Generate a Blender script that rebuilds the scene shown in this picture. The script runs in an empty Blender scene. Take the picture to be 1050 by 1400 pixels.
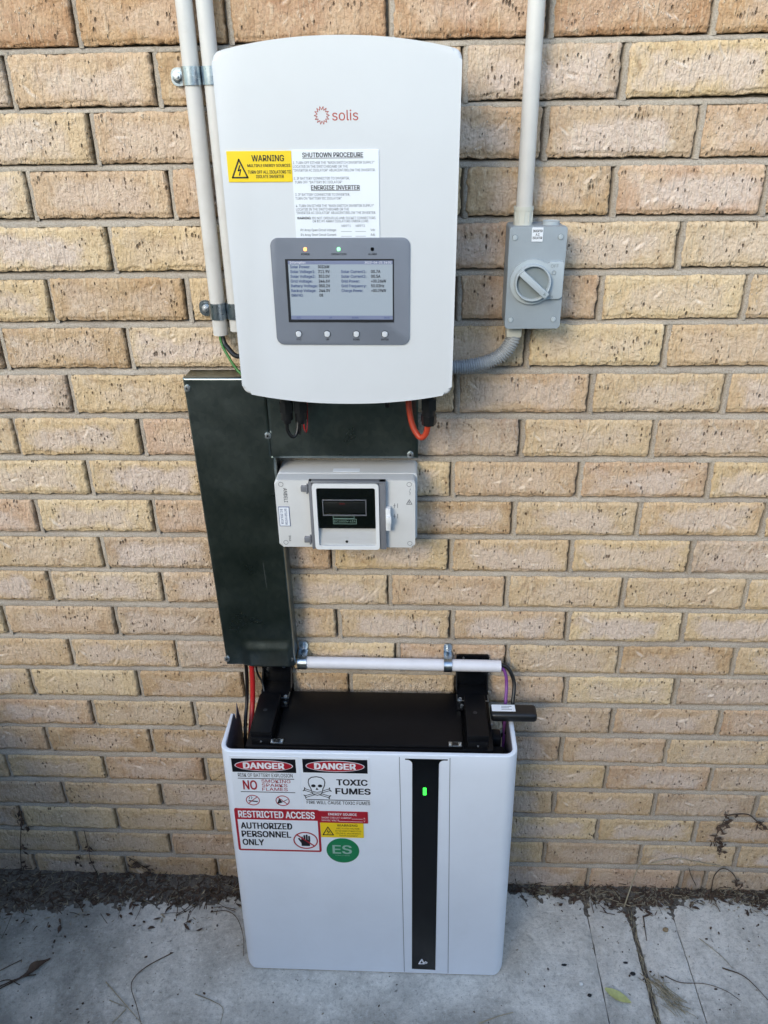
import bpy, bmesh, math, random
import numpy as np
from mathutils import Vector, Matrix, noise

scene = bpy.context.scene
COL = scene.collection
rnd = random.Random(7)

# ------------------------------------------------------------------ camera
CAM = Vector((0.0566, -1.3824, 1.7919))
YAW, PITCH, ROLL = 0.05087, -0.47302, 0.018407
cam_data = bpy.data.cameras.new('camera')
cam = bpy.data.objects.new('camera', cam_data)
COL.objects.link(cam)
cam_data.sensor_fit = 'VERTICAL'
cam_data.sensor_height = 24.0
cam_data.lens = 1074.634 / 1400 * 24.0
cam_data.clip_start = 0.02
cam_data.clip_end = 500
_R = Matrix.Rotation(YAW, 3, 'Z') @ Matrix.Rotation(PITCH, 3, 'X') @ Matrix.Rotation(ROLL, 3, 'Y')
_B = Matrix(((1, 0, 0), (0, 0, -1), (0, 1, 0)))
cam.matrix_world = Matrix.Translation(CAM) @ (_R @ _B).to_4x4()
scene.camera = cam

# ------------------------------------------------------------------ sky, sun, exposure
SUN_DIR = Vector((-0.50, -1.0, 0.58)).normalized()      # towards the light
elev = math.asin(SUN_DIR.z)
azim = math.atan2(SUN_DIR.x, SUN_DIR.y)
world = bpy.data.worlds.new('World')
scene.world = world
world.use_nodes = True
wn = world.node_tree
sky = wn.nodes.new('ShaderNodeTexSky')
sky.sky_type = 'NISHITA'
sky.sun_disc = False
sky.sun_elevation = elev
sky.sun_rotation = azim
sky.air_density = 1.3
sky.dust_density = 0.8
sky.ozone_density = 2.0
bg = wn.nodes['Background']
bg.inputs['Strength'].default_value = 0.14
wn.links.new(sky.outputs[0], bg.inputs['Color'])

sun_data = bpy.data.lights.new('sun', 'SUN')
sun_data.energy = 0.62
sun_data.angle = math.radians(20)
sun_data.color = (1.0, 0.89, 0.66)
sun = bpy.data.objects.new('sun', sun_data)
sun.location = SUN_DIR * 20
sun.rotation_euler = SUN_DIR.to_track_quat('Z', 'Y').to_euler()
COL.objects.link(sun)

scene.view_settings.view_transform = 'Standard'
scene.view_settings.look = 'None'
scene.view_settings.gamma = 1.0
scene.view_settings.use_curve_mapping = False
scene.view_settings.exposure = 1.40
scene.render.engine = 'CYCLES'
scene.cycles.max_bounces = 4
scene.cycles.diffuse_bounces = 2
scene.cycles.glossy_bounces = 3
scene.cycles.transmission_bounces = 4
scene.cycles.caustics_reflective = False
scene.cycles.caustics_refractive = False
scene.cycles.use_denoising = True
scene.cycles.use_adaptive_sampling = True
scene.cycles.adaptive_threshold = 0.02
scene.render.resolution_x = 768
scene.render.resolution_y = 1024

# ------------------------------------------------------------------ materials
def lin(r, g=None, b=None):
    if g is None:
        g = b = r
    out = []
    for c in (r, g, b):
        c = c / 255.0
        out.append(c / 12.92 if c <= 0.04045 else ((c + 0.055) / 1.055) ** 2.4)
    return (out[0], out[1], out[2], 1.0)

class NT:
    """small node-building helper"""
    def __init__(self, name):
        self.mat = bpy.data.materials.new(name)
        self.mat.use_nodes = True
        self.t = self.mat.node_tree
        self.b = self.t.nodes['Principled BSDF']
    def n(self, kind, **kw):
        nd = self.t.nodes.new('ShaderNode' + kind)
        for k, v in kw.items():
            if k in nd.inputs:
                nd.inputs[k].default_value = v
            else:
                setattr(nd, k, v)
        return nd
    def l(self, a, b):
        self.t.links.new(a, b)
    def noise(self, vec, scale, detail=4.0, rough=0.55, dist=0.0):
        nd = self.n('TexNoise')
        nd.inputs['Scale'].default_value = scale
        nd.inputs['Detail'].default_value = detail
        nd.inputs['Roughness'].default_value = rough
        nd.inputs['Distortion'].default_value = dist
        if vec is not None:
            self.l(vec, nd.inputs['Vector'])
        return nd.outputs['Fac']
    def voro(self, vec, scale, feature='F1'):
        nd = self.n('TexVoronoi', feature=feature)
        nd.inputs['Scale'].default_value = scale
        if vec is not None:
            self.l(vec, nd.inputs['Vector'])
        return nd
    def ramp(self, fac, stops):
        nd = self.n('ValToRGB')
        cr = nd.color_ramp
        while len(cr.elements) < len(stops):
            cr.elements.new(0.5)
        for e, (p, c) in zip(cr.elements, stops):
            e.position = p
            e.color = c if hasattr(c, '__len__') else (c, c, c, 1)
        self.l(fac, nd.inputs['Fac'])
        return nd.outputs['Color']
    def mix(self, fac, a, b, blend='MIX'):
        nd = self.n('MixRGB', blend_type=blend)
        for key, v in (('Fac', fac), ('Color1', a), ('Color2', b)):
            if hasattr(v, 'is_output'):
                self.l(v, nd.inputs[key])
            else:
                nd.inputs[key].default_value = v
        return nd.outputs['Color']
    def math(self, op, a, b=0.0, c=0.0, clamp=False):
        nd = self.n('Math', operation=op, use_clamp=clamp)
        for i, v in enumerate((a, b, c)):
            if hasattr(v, 'is_output'):
                self.l(v, nd.inputs[i])
            else:
                nd.inputs[i].default_value = v
        return nd.outputs[0]
    def bump(self, height, strength, dist, prev=None):
        nd = self.n('Bump')
        nd.inputs['Strength'].default_value = strength
        nd.inputs['Distance'].default_value = dist
        self.l(height, nd.inputs['Height'])
        if prev is not None:
            self.l(prev, nd.inputs['Normal'])
        return nd.outputs['Normal']
    def set(self, **kw):
        for k, v in kw.items():
            k = k.replace('_', ' ')
            if hasattr(v, 'is_output'):
                self.l(v, self.b.inputs[k])
            else:
                self.b.inputs[k].default_value = v
        return self
    def obj(self):
        return self.n('TexCoord').outputs['Object']

def plastic(name, col, rough=0.45, var=0.05, bump=0.0, spec=0.5, scale=35, dirt=0.0):
    m = NT(name)
    o = m.obj()
    nz = m.noise(o, scale, 5.0)
    dark = tuple(c * (1 - var * 2) for c in col[:3]) + (1,)
    lite = tuple(min(1, c * (1 + var)) for c in col[:3]) + (1,)
    base = m.ramp(nz, [(0.3, dark), (0.7, lite)])
    if dirt:
        dn = m.noise(o, 9.0, 8.0, 0.7, 0.6)
        f = m.ramp(dn, [(0.5, 0.0), (0.78, dirt)])
        base = m.mix(f, base, (0.28, 0.23, 0.17, 1))
    m.set(Base_Color=base, Specular_IOR_Level=spec)
    rr = m.math('MULTIPLY_ADD', m.noise(o, scale * 2.2, 4.0), 0.16, rough - 0.08)
    m.set(Roughness=rr)
    if bump:
        m.set(Normal=m.bump(m.noise(o, 900, 2.0), bump, 0.0006))
    return m.mat

def make_brick_mat():
    m = NT('brick')
    o = m.obj()
    rv = m.n('ObjectInfo').outputs['Random']
    comb = m.n('CombineXYZ')
    m.l(m.math('MULTIPLY', rv, 37.0), comb.inputs[0])
    m.l(m.math('MULTIPLY', rv, 91.0), comb.inputs[1])
    m.l(m.math('MULTIPLY', rv, 53.0), comb.inputs[2])
    va = m.n('VectorMath', operation='ADD')
    m.l(o, va.inputs[0]); m.l(comb.outputs[0], va.inputs[1])
    v = va.outputs[0]
    at = m.n('Attribute', attribute_type='OBJECT', attribute_name='tint')
    base = at.outputs['Color']
    at2 = m.n('Attribute', attribute_type='OBJECT', attribute_name='pale')
    # broad mottling inside a brick
    m1 = m.noise(v, 16, 3.0, 0.6, 0.4)
    base = m.mix(m.ramp(m1, [(0.36, 0.0), (0.72, 0.5)]), base, lin(224, 201, 168))
    m2 = m.noise(v, 27, 3.0, 0.65, 0.8)
    base = m.mix(m.ramp(m2, [(0.52, 0.0), (0.80, 0.55)]), base, lin(164, 128, 92))
    # lilac-grey skin in the middle of the face, yellower rim
    sep = m.n('SeparateXYZ'); m.l(o, sep.inputs[0])
    ax = m.math('ABSOLUTE', sep.outputs[0])
    az = m.math('ABSOLUTE', m.math('SUBTRACT', sep.outputs[2], 0.034))
    ex = m.math('MULTIPLY', m.math('SUBTRACT', 0.112, ax), 22.0)
    ez = m.math('MULTIPLY', m.math('SUBTRACT', 0.037, az), 42.0)
    e = m.math('MINIMUM', ex, ez)
    m3 = m.noise(v, 15, 4.0, 0.62, 0.0)
    e = m.math('ADD', m.math('MULTIPLY', m.math('SUBTRACT', m3, 0.5), 3.4), e)
    e = m.math('SUBTRACT', e, 0.35)
    pm = m.math('MULTIPLY', m.ramp(e, [(0.0, 0.0), (0.75, 1.0)]), at2.outputs['Fac'])
    base = m.mix(pm, base, lin(218, 200, 186))
    # whitish lime bloom
    m4 = m.noise(v, 19, 4.0, 0.7, 0.0)
    base = m.mix(m.ramp(m4, [(0.60, 0.0), (0.78, 0.55)]), base, lin(232, 220, 204))
    # fine grain
    g = m.noise(v, 260, 1.0, 0.6)
    base = m.mix(m.ramp(g, [(0.3, 0.0), (0.75, 0.28)]), base, lin(150, 118, 84), 'MULTIPLY')
    # small dark holes and pale flecks
    st = m.n('VectorMath', operation='MULTIPLY'); m.l(v, st.inputs[0]); st.inputs[1].default_value = (1.7, 1.0, 0.8)
    vo = m.voro(st.outputs[0], 115)
    pn = m.noise(v, 34, 2.0, 0.6)
    hole = m.ramp(m.math('DIVIDE', vo.outputs['Distance'], m.math('MAXIMUM', m.math('MULTIPLY', m.math('SUBTRACT', pn, 0.36), 4.2), 0.05)), [(0.16, 1.0), (0.36, 0.0)])
    sc = m.n('SeparateColor'); m.l(vo.outputs['Color'], sc.inputs[0])
    sel = m.ramp(sc.outputs[0], [(0.60, 0.0), (0.75, 1.0)])
    hole = m.math('MULTIPLY', hole, sel)
    st2 = m.n('VectorMath', operation='MULTIPLY'); m.l(v, st2.inputs[0]); st2.inputs[1].default_value = (1.3, 1.0, 0.75)
    vo2 = m.voro(st2.outputs[0], 150)
    sc2 = m.n('SeparateColor'); m.l(vo2.outputs['Color'], sc2.inputs[0])
    fleck = m.math('MULTIPLY', m.ramp(vo2.outputs['Distance'], [(0.10, 1.0), (0.26, 0.0)]),
                   m.ramp(sc2.outputs[1], [(0.80, 0.0), (0.86, 1.0)]))
    base = m.mix(m.math('MULTIPLY', fleck, 0.6), base, lin(232, 220, 200))
    base = m.mix(m.math('MULTIPLY', hole, 0.75), base, lin(84, 64, 48))
    # short upright drag marks left by the wire cut
    dm = m.n('VectorMath', operation='MULTIPLY'); m.l(v, dm.inputs[0]); dm.inputs[1].default_value = (150, 60, 42)
    drag = m.noise(dm.outputs[0], 1.0, 2.0, 0.65, 0.6)
    base = m.mix(m.ramp(drag, [(0.57, 0.0), (0.72, 0.34)]), base, lin(234, 217, 190))
    base = m.mix(m.ramp(drag, [(0.28, 0.40), (0.40, 0.0)]), base, lin(138, 106, 76))
    # modelled scrapes
    mk = m.n('Attribute', attribute_type='GEOMETRY', attribute_name='scrape')
    base = m.mix(m.math('MULTIPLY', mk.outputs['Fac'], 0.85), base, lin(238, 228, 214))
    m.set(Base_Color=base, Roughness=0.92, Specular_IOR_Level=0.25)
    h = m.math('SUBTRACT', m.math('MULTIPLY', g, 0.35), m.math('MULTIPLY', hole, 1.2))
    h = m.math('ADD', h, m.math('MULTIPLY', m.noise(v, 95, 2.0, 0.7), 0.9))
    h = m.math('ADD', h, m.math('MULTIPLY', fleck, 0.4))
    h = m.math('ADD', h, m.math('MULTIPLY', drag, 1.1))
    m.set(Normal=m.bump(h, 1.0, 0.0036))
    return m.mat

def make_mortar_mat():
    m = NT('mortar')
    o = m.obj()
    a = m.noise(o, 6, 6.0, 0.6)
    b = m.noise(o, 420, 3.0, 0.7)
    c = m.ramp(a, [(0.3, lin(168, 158, 146)), (0.7, lin(202, 192, 177))])
    c = m.mix(m.ramp(b, [(0.35, 0.0), (0.7, 0.5)]), c, lin(120, 102, 84), 'MULTIPLY')
    m.set(Base_Color=c, Roughness=0.95, Specular_IOR_Level=0.2)
    h = m.math('ADD', b, m.math('MULTIPLY', m.noise(o, 60, 5.0), 2.0))
    m.set(Normal=m.bump(h, 0.7, 0.002))
    return m.mat

def make_concrete_mat():
    m = NT('concrete')
    o = m.obj()
    big = m.noise(o, 4.2, 7.0, 0.62, 0.6)
    mid = m.noise(o, 22, 7.0, 0.68)
    fine = m.noise(o, 300, 4.0, 0.7)
    c = m.ramp(big, [(0.30, lin(186, 180, 169)), (0.50, lin(216, 210, 199)), (0.70, lin(236, 230, 219))])
    c = m.mix(m.ramp(mid, [(0.35, 0.40), (0.58, 0.0)]), c, lin(152, 148, 140))
    c = m.mix(m.ramp(fine, [(0.35, 0.25), (0.50, 0.0)]), c, lin(126, 122, 116))
    gr = m.noise(o, 95, 5.0, 0.75, 0.3)
    c = m.mix(m.ramp(gr, [(0.36, 0.42), (0.48, 0.0)]), c, lin(128, 124, 116))
    c = m.mix(m.ramp(gr, [(0.56, 0.0), (0.68, 0.55)]), c, lin(240, 237, 230))
    # broom strokes and pale scuffs
    st = m.n('Mapping'); m.l(o, st.inputs['Vector'])
    st.inputs['Rotation'].default_value = (0, 0, 0.7)
    st.inputs['Scale'].default_value = (26, 260, 1)
    br = m.noise(st.outputs[0], 1.0, 4.0, 0.7)
    scuff = m.math('MULTIPLY', m.ramp(br, [(0.56, 0.0), (0.70, 1.0)]), m.ramp(m.noise(o, 6.5, 5.0, 0.6), [(0.47, 0.0), (0.64, 0.7)]))
    c = m.mix(scuff, c, lin(228, 226, 222))
    # darker tone with noise: greenish towards the left end, grey along the outer edge
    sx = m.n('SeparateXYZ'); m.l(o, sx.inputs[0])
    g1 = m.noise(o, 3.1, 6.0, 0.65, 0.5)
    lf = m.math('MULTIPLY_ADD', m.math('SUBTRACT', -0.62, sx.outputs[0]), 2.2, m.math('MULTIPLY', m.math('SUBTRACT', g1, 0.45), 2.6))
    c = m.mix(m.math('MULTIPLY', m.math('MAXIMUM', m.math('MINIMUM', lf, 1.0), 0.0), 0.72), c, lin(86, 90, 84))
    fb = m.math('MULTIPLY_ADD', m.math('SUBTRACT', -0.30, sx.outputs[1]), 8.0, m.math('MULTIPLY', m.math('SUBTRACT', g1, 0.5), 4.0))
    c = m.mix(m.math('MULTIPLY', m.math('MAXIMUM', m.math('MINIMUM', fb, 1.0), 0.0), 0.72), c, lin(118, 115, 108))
    # dark stains
    sp = m.noise(o, 48, 3.0, 0.5, 0.3)
    c = m.mix(m.ramp(sp, [(0.69, 0.0), (0.76, 0.7)]), c, lin(60, 57, 52))
    vo = m.voro(o, 190)
    sc = m.n('SeparateColor'); m.l(vo.outputs['Color'], sc.inputs[0])
    fl = m.math('MULTIPLY', m.ramp(vo.outputs['Distance'], [(0.12, 1.0), (0.3, 0.0)]), m.ramp(sc.outputs[0], [(0.90, 0.0), (0.93, 1.0)]))
    c = m.mix(m.math('MULTIPLY', fl, 0.35), c, lin(222, 220, 214))
    m.set(Base_Color=c, Roughness=0.9, Specular_IOR_Level=0.3)
    h = m.math('ADD', m.math('MULTIPLY', fine, 0.6), m.math('MULTIPLY', mid, 1.6))
    h = m.math('ADD', h, m.math('MULTIPLY', br, 0.5))
    h = m.math('ADD', h, gr)
    m.set(Normal=m.bump(h, 0.7, 0.0025))
    return m.mat

def make_soil_mat(name='soil', a=(80, 74, 68), b=(136, 127, 116)):
    m = NT(name)
    o = m.obj()
    n1 = m.noise(o, 40, 8.0, 0.72)
    c = m.ramp(n1, [(0.3, lin(*a)), (0.7, lin(*b))])
    n2 = m.noise(o, 260, 4.0, 0.7)
    c = m.mix(m.ramp(n2, [(0.55, 0.0), (0.72, 0.5)]), c, lin(176, 166, 152))
    c = m.mix(m.ramp(n2, [(0.30, 0.7), (0.44, 0.0)]), c, lin(40, 36, 32))
    m.set(Base_Color=c, Roughness=0.97, Specular_IOR_Level=0.15)
    m.set(Normal=m.bump(m.noise(o, 160, 6.0, 0.75), 1.0, 0.006))
    return m.mat

def make_grass_ground_mat():
    m = NT('lawn')
    o = m.obj()
    c = m.ramp(m.noise(o, 22, 8.0, 0.7), [(0.3, lin(44, 54, 36)), (0.7, lin(84, 96, 58))])
    m.set(Base_Color=c, Roughness=0.95, Specular_IOR_Level=0.2)
    m.set(Normal=m.bump(m.noise(o, 130, 6.0, 0.75), 1.0, 0.02))
    return m.mat

def make_galv_mat():
    m = NT('galvanised_steel')
    o = m.obj()
    st = m.n('Mapping'); m.l(o, st.inputs['Vector'])
    st.inputs['Scale'].default_value = (1.0, 1.0, 0.7)
    sp = m.voro(st.outputs[0], 130)
    sc = m.n('SeparateColor'); m.l(sp.outputs['Color'], sc.inputs[0])
    cl = m.noise(o, 11, 4.0, 0.5, 0.2)
    c = m.ramp(m.math('MULTIPLY_ADD', sc.outputs[0], 0.12, m.math('MULTIPLY', cl, 0.85)),
               [(0.28, lin(118, 128, 128)), (0.5, lin(136, 146, 145)), (0.72, lin(156, 165, 164))])
    m.set(Base_Color=c, Metallic=1.0)
    sm = m.n('Mapping'); m.l(o, sm.inputs['Vector'])
    sm.inputs['Scale'].default_value = (60, 60, 240)
    sn = m.noise(sm.outputs[0], 1.0, 3.0, 0.6)
    r = m.math('MULTIPLY_ADD', cl, 0.16, 0.215)
    r = m.math('ADD', r, m.math('MULTIPLY', m.ramp(sn, [(0.6, 0.0), (0.75, 1.0)]), 0.1))
    m.set(Roughness=r)
    pass
    return m.mat

def metal(name, col, rough=0.3, tint=None):
    m = NT(name)
    o = m.obj()
    n1 = m.noise(o, 60, 5.0, 0.6, 0.5)
    c = m.ramp(n1, [(0.35, col), (0.68, tint or col)])
    m.set(Base_Color=c, Metallic=1.0, Roughness=m.math('MULTIPLY_ADD', m.noise(o, 180, 4.0), 0.2, rough - 0.1))
    return m.mat

def emit(name, col, strength):
    m = NT(name)
    m.set(Base_Color=col, Emission_Color=col, Emission_Strength=strength, Roughness=0.4)
    m.mat.cycles.emission_sampling = 'NONE'
    return m.mat

def clear(name):
    m = NT(name)
    out = m.t.nodes['Material Output']
    tr = m.n('BsdfTransparent'); tr.inputs[0].default_value = (0.99, 0.99, 0.99, 1)
    gl = m.n('BsdfGlossy'); gl.inputs['Roughness'].default_value = 0.06
    lw = m.n('LayerWeight'); lw.inputs['Blend'].default_value = 0.5
    fac = m.math('MULTIPLY_ADD', m.math('POWER', lw.outputs['Facing'], 4.0), 0.5, 0.09)
    mx = m.n('MixShader')
    m.l(fac, mx.inputs[0]); m.l(tr.outputs[0], mx.inputs[1]); m.l(gl.outputs[0], mx.inputs[2])
    m.l(mx.outputs[0], out.inputs['Surface'])
    return m.mat

M = {}
M['brick'] = make_brick_mat()
M['mortar'] = make_mortar_mat()
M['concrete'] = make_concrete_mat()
M['soil'] = make_soil_mat()
M['lawn'] = make_grass_ground_mat()
M['galv'] = make_galv_mat()
M['blocker_grey'] = make_soil_mat('blocker_grey', (96, 98, 92), (120, 120, 112))
M['zinc'] = metal('zinc_plate', lin(150, 165, 178), 0.3, lin(205, 212, 216))
M['steel'] = metal('screw_steel', lin(214, 218, 222), 0.42, lin(190, 194, 198))
M['inv_white'] = plastic('inverter_white', lin(210, 213, 216), 0.38, 0.012, spec=0.5, scale=8, dirt=0.03)
M['bat_white'] = plastic('cover_white', lin(228, 235, 245), 0.36, 0.02, spec=0.5, scale=6, dirt=0.05)
M['cover_in'] = plastic('cover_inside', lin(96, 92, 100), 0.6, 0.05)
M['inv_back'] = plastic('inverter_casting', lin(160, 164, 168), 0.5, 0.05)
M['panel_grey'] = plastic('panel_grey', lin(116, 122, 133), 0.42, 0.02)
M['bezel'] = plastic('screen_bezel', lin(36, 38, 42), 0.35, 0.02)
M['button'] = plastic('button_silver', lin(205, 208, 212), 0.3, 0.03)
M['conduit'] = plastic('conduit_grey', lin(206, 204, 200), 0.4, 0.03, scale=20, dirt=0.22)
M['conduit_white'] = plastic('conduit_white', lin(220, 220, 226), 0.35, 0.02, dirt=0.08)
M['iso'] = plastic('isolator_grey', lin(150, 160, 168), 0.42, 0.025, bump=0.15)
M['iso_pale'] = plastic('isolator_pale', lin(172, 182, 188), 0.42, 0.025)
M['iso_dark'] = plastic('isolator_recess', lin(128, 138, 142), 0.5, 0.03)
M['coupling'] = plastic('coupling_cream', lin(202, 202, 192), 0.45, 0.03)
M['flex'] = plastic('flex_conduit', lin(158, 162, 166), 0.45, 0.04)
M['enc'] = plastic('enclosure_white', lin(206, 207, 207), 0.45, 0.02, bump=0.1)
M['enc_frame'] = plastic('enclosure_frame', lin(222, 224, 226), 0.35, 0.02)
M['smoke'] = plastic('smoked_edge', lin(120, 122, 128), 0.2, 0.03)
M['black'] = plastic('black_plastic', lin(22, 23, 26), 0.42, 0.08)
M['black_gloss'] = plastic('black_gloss', lin(10, 12, 16), 0.16, 0.05)
M['black_metal'] = plastic('black_powdercoat', lin(9, 10, 14), 0.45, 0.1, bump=0.2, spec=0.25)
M['black_cable'] = plastic('black_cable', lin(18, 18, 20), 0.4, 0.08)
M['red_cable'] = plastic('red_cable', lin(186, 38, 40), 0.4, 0.06)
M['orange_cable'] = plastic('orange_cable', lin(178, 62, 38), 0.45, 0.06)
M['purple_cable'] = plastic('purple_cable', lin(120, 62, 132), 0.45, 0.06)
M['green_cable'] = plastic('green_cable', lin(58, 120, 54), 0.45, 0.06)
M['sticker_white'] = plastic('sticker_white', lin(228, 233, 240), 0.35, 0.01)
M['sticker_yellow'] = plastic('sticker_yellow', lin(238, 206, 32), 0.4, 0.02)
M['sticker_red'] = plastic('sticker_red', lin(168, 28, 44), 0.4, 0.03)
M['sticker_green'] = plastic('sticker_green', lin(22, 124, 78), 0.4, 0.03)
M['sticker_black'] = plastic('sticker_black', lin(14, 15, 22), 0.35, 0.03)
M['dim_red'] = plastic('indicator_dim_red', lin(96, 24, 30), 0.5, 0.05)
M['ink'] = plastic('ink_black', lin(24, 25, 32), 0.5, 0.02)
M['ink_grey'] = plastic('ink_grey', lin(70, 74, 84), 0.5, 0.02)
M['ink_red'] = plastic('ink_red', lin(160, 30, 46), 0.5, 0.02)
M['ink_white'] = plastic('ink_white', lin(236, 236, 240), 0.5, 0.01)
M['ink_brown'] = plastic('ink_logo_red', lin(170, 62, 48), 0.5, 0.02)
M['ink_silver'] = plastic('ink_silver', lin(150, 184, 170), 0.5, 0.02)
M['ink_blue'] = plastic('ink_blue', lin(64, 84, 130), 0.5, 0.02)
M['clear'] = clear('clear_lid')
M['led_green'] = emit('led_green', (0.04, 0.75, 0.06, 1), 0.9)
M['led_op'] = emit('led_operation', (0.25, 0.95, 0.35, 1), 0.7)
M['led_orange'] = emit('led_power', (1.0, 0.38, 0.12, 1), 0.8)
M['screen'] = emit('screen', lin(150, 160, 170), 0.04)
M['screen_bar'] = emit('screen_bar', lin(116, 124, 150), 0.04)
M['straw'] = plastic('straw', lin(168, 155, 128), 0.8, 0.15, scale=60)
M['twig'] = plastic('twig', lin(86, 70, 54), 0.85, 0.2, scale=60)
M['deadleaf'] = plastic('dead_leaf', lin(84, 66, 53), 0.85, 0.3, scale=60)
M['litter_pale'] = plastic('litter_pale', lin(150, 138, 116), 0.85, 0.25, scale=80)
M['greenleaf'] = plastic('green_leaf', lin(188, 190, 124), 0.55, 0.15, scale=60)
M['pebble'] = plastic('pebble_white', lin(226, 224, 218), 0.6, 0.05)
M['tan'] = plastic('snail_tan', lin(150, 128, 96), 0.6, 0.1)

# ------------------------------------------------------------------ object helpers
def thing(name, label, cat, base=(0, 0, 0), group=None):
    o = bpy.data.objects.new(name, None)
    o.empty_display_size = 0.05
    COL.objects.link(o)
    o.location = base
    o['label'] = label
    o['category'] = cat
    if group:
        o['group'] = group
    o['_b'] = 1
    return o

def base_of(o):
    while o.parent:
        o = o.parent
    return Vector(o.location)

def link(name, me, mat, parent=None, smooth=None):
    """mesh given in world coordinates; becomes a child of parent (thing or part)"""
    if parent is not None:
        b = base_of(parent)
        if b.length > 0:
            me.transform(Matrix.Translation(-b))
    if mat is not None and len(me.materials) == 0:
        me.materials.append(mat)
    o = bpy.data.objects.new(name, me)
    COL.objects.link(o)
    if parent is not None:
        o.parent = parent
    if smooth:
        me.polygons.foreach_set('use_smooth', [True] * len(me.polygons))
        if smooth != 'all':
            try:
                me.set_sharp_from_angle(angle=math.radians(smooth))
            except Exception:
                pass
    return o

def tag(o, label, cat, group=None):
    o['label'] = label
    o['category'] = cat
    if group:
        o['group'] = group
    return o

def from_bm(name, bm, mat, parent=None, smooth=38, xf=None):
    if xf is not None:
        for v in bm.verts:
            v.co = xf(v.co)
    bmesh.ops.recalc_face_normals(bm, faces=bm.faces[:])
    me = bpy.data.meshes.new(name)
    bm.to_mesh(me)
    bm.free()
    return link(name, me, mat, parent, smooth)

def add_box(bm, x0, x1, y0, y1, z0, z1, bev=0.0, seg=2):
    r = bmesh.ops.create_cube(bm, size=1.0)
    vs = r['verts']
    for v in vs:
        v.co = Vector(((x0 + x1) / 2 + v.co.x * (x1 - x0), (y0 + y1) / 2 + v.co.y * (y1 - y0), (z0 + z1) / 2 + v.co.z * (z1 - z0)))
    if bev > 0:
        es = list({e for v in vs for e in v.link_edges})
        bmesh.ops.bevel(bm, geom=es, offset=bev, segments=seg, affect='EDGES', profile=0.5, clamp_overlap=True)

def box(name, x0, x1, y0, y1, z0, z1, mat, parent=None, bev=0.0, seg=2, xf=None):
    bm = bmesh.new()
    add_box(bm, x0, x1, y0, y1, z0, z1, bev, seg)
    return from_bm(name, bm, mat, parent, xf=xf)

def add_cyl(bm, c, axis, r, h, n=24, r2=None, bev=0.0):
    """cylinder starting at c, running h along axis"""
    axis = Vector(axis).normalized()
    q = axis.to_track_quat('Z', 'Y')
    r2 = r if r2 is None else r2
    res = bmesh.ops.create_cone(bm, cap_ends=True, segments=n, radius1=r, radius2=r2, depth=h)
    for v in res['verts']:
        v.co = Vector(c) + q @ (v.co + Vector((0, 0, h / 2)))
    if bev > 0:
        es = [e for e in {e for v in res['verts'] for e in v.link_edges}
              if any(len(f.verts) > 4 for f in e.link_faces)]
        bmesh.ops.bevel(bm, geom=es, offset=bev, segments=2, affect='EDGES', profile=0.5, clamp_overlap=True)

def cyl(name, c, axis, r, h, mat, parent=None, n=24, r2=None, bev=0.0, xf=None):
    bm = bmesh.new()
    add_cyl(bm, c, axis, r, h, n, r2, bev)
    return from_bm(name, bm, mat, parent, xf=xf)

def smooth_path(pts, n=8):
    pts = [Vector(p) for p in pts]
    if len(pts) < 3:
        return pts
    out = []
    P = [pts[0] * 2 - pts[1]] + pts + [pts[-1] * 2 - pts[-2]]
    for i in range(1, len(P) - 2):
        p0, p1, p2, p3 = P[i - 1], P[i], P[i + 1], P[i + 2]
        for k in range(n):
            t = k / n
            out.append(0.5 * ((2 * p1) + (p2 - p0) * t + (2 * p0 - 5 * p1 + 4 * p2 - p3) * t * t + (3 * p1 - p0 - 3 * p2 + p3) * t ** 3))
    out.append(P[-2])
    return out

def add_tube(bm, pts, r, n=12, cap=True):
    """r: number or function of index fraction"""
    pts = [Vector(p) for p in pts]
    N = len(pts)
    rings = []
    up = None
    for i, p in enumerate(pts):
        t = (pts[min(i + 1, N - 1)] - pts[max(i - 1, 0)]).normalized()
        if up is None:
            a = Vector((0, 0, 1)) if abs(t.z) < 0.9 else Vector((1, 0, 0))
            up = (a - t * a.dot(t)).normalized()
        else:
            up = (up - t * up.dot(t)).normalized()
        s = t.cross(up)
        rr = r(i / max(1, N - 1)) if callable(r) else r
        rings.append([bm.verts.new(p + (up * math.cos(2 * math.pi * k / n) + s * math.sin(2 * math.pi * k / n)) * rr) for k in range(n)])
    for a, b in zip(rings, rings[1:]):
        for k in range(n):
            bm.faces.new((a[k], a[(k + 1) % n], b[(k + 1) % n], b[k]))
    if cap:
        bm.faces.new(rings[0][::-1])
        bm.faces.new(rings[-1])

def tube(name, pts, r, mat, parent=None, n=12, sub=8, xf=None):
    bm = bmesh.new()
    add_tube(bm, smooth_path(pts, sub), r, n)
    return from_bm(name, bm, mat, parent, smooth=60, xf=xf)

def add_prism(bm, outline, y0, y1, bev=0.0, seg=3):
    """outline in xz (list of pairs), y0 back, y1 front (towards -y); front edge bevelled"""
    fr = [bm.verts.new((x, y1, z)) for x, z in outline]
    bk = [bm.verts.new((x, y0, z)) for x, z in outline]
    f = bm.faces.new(fr)
    bm.faces.new(bk[::-1])
    n = len(outline)
    for i in range(n):
        bm.faces.new((fr[i], bk[i], bk[(i + 1) % n], fr[(i + 1) % n]))
    if bev > 0:
        bmesh.ops.bevel(bm, geom=list(f.edges), offset=bev, segments=seg, affect='EDGES', profile=0.5, clamp_overlap=True)

def prism(name, outline, y0, y1, mat, parent=None, bev=0.0, seg=3, xf=None, smooth=38):
    bm = bmesh.new()
    add_prism(bm, outline, y0, y1, bev, seg)
    return from_bm(name, bm, mat, parent, xf=xf, smooth=smooth)

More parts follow.
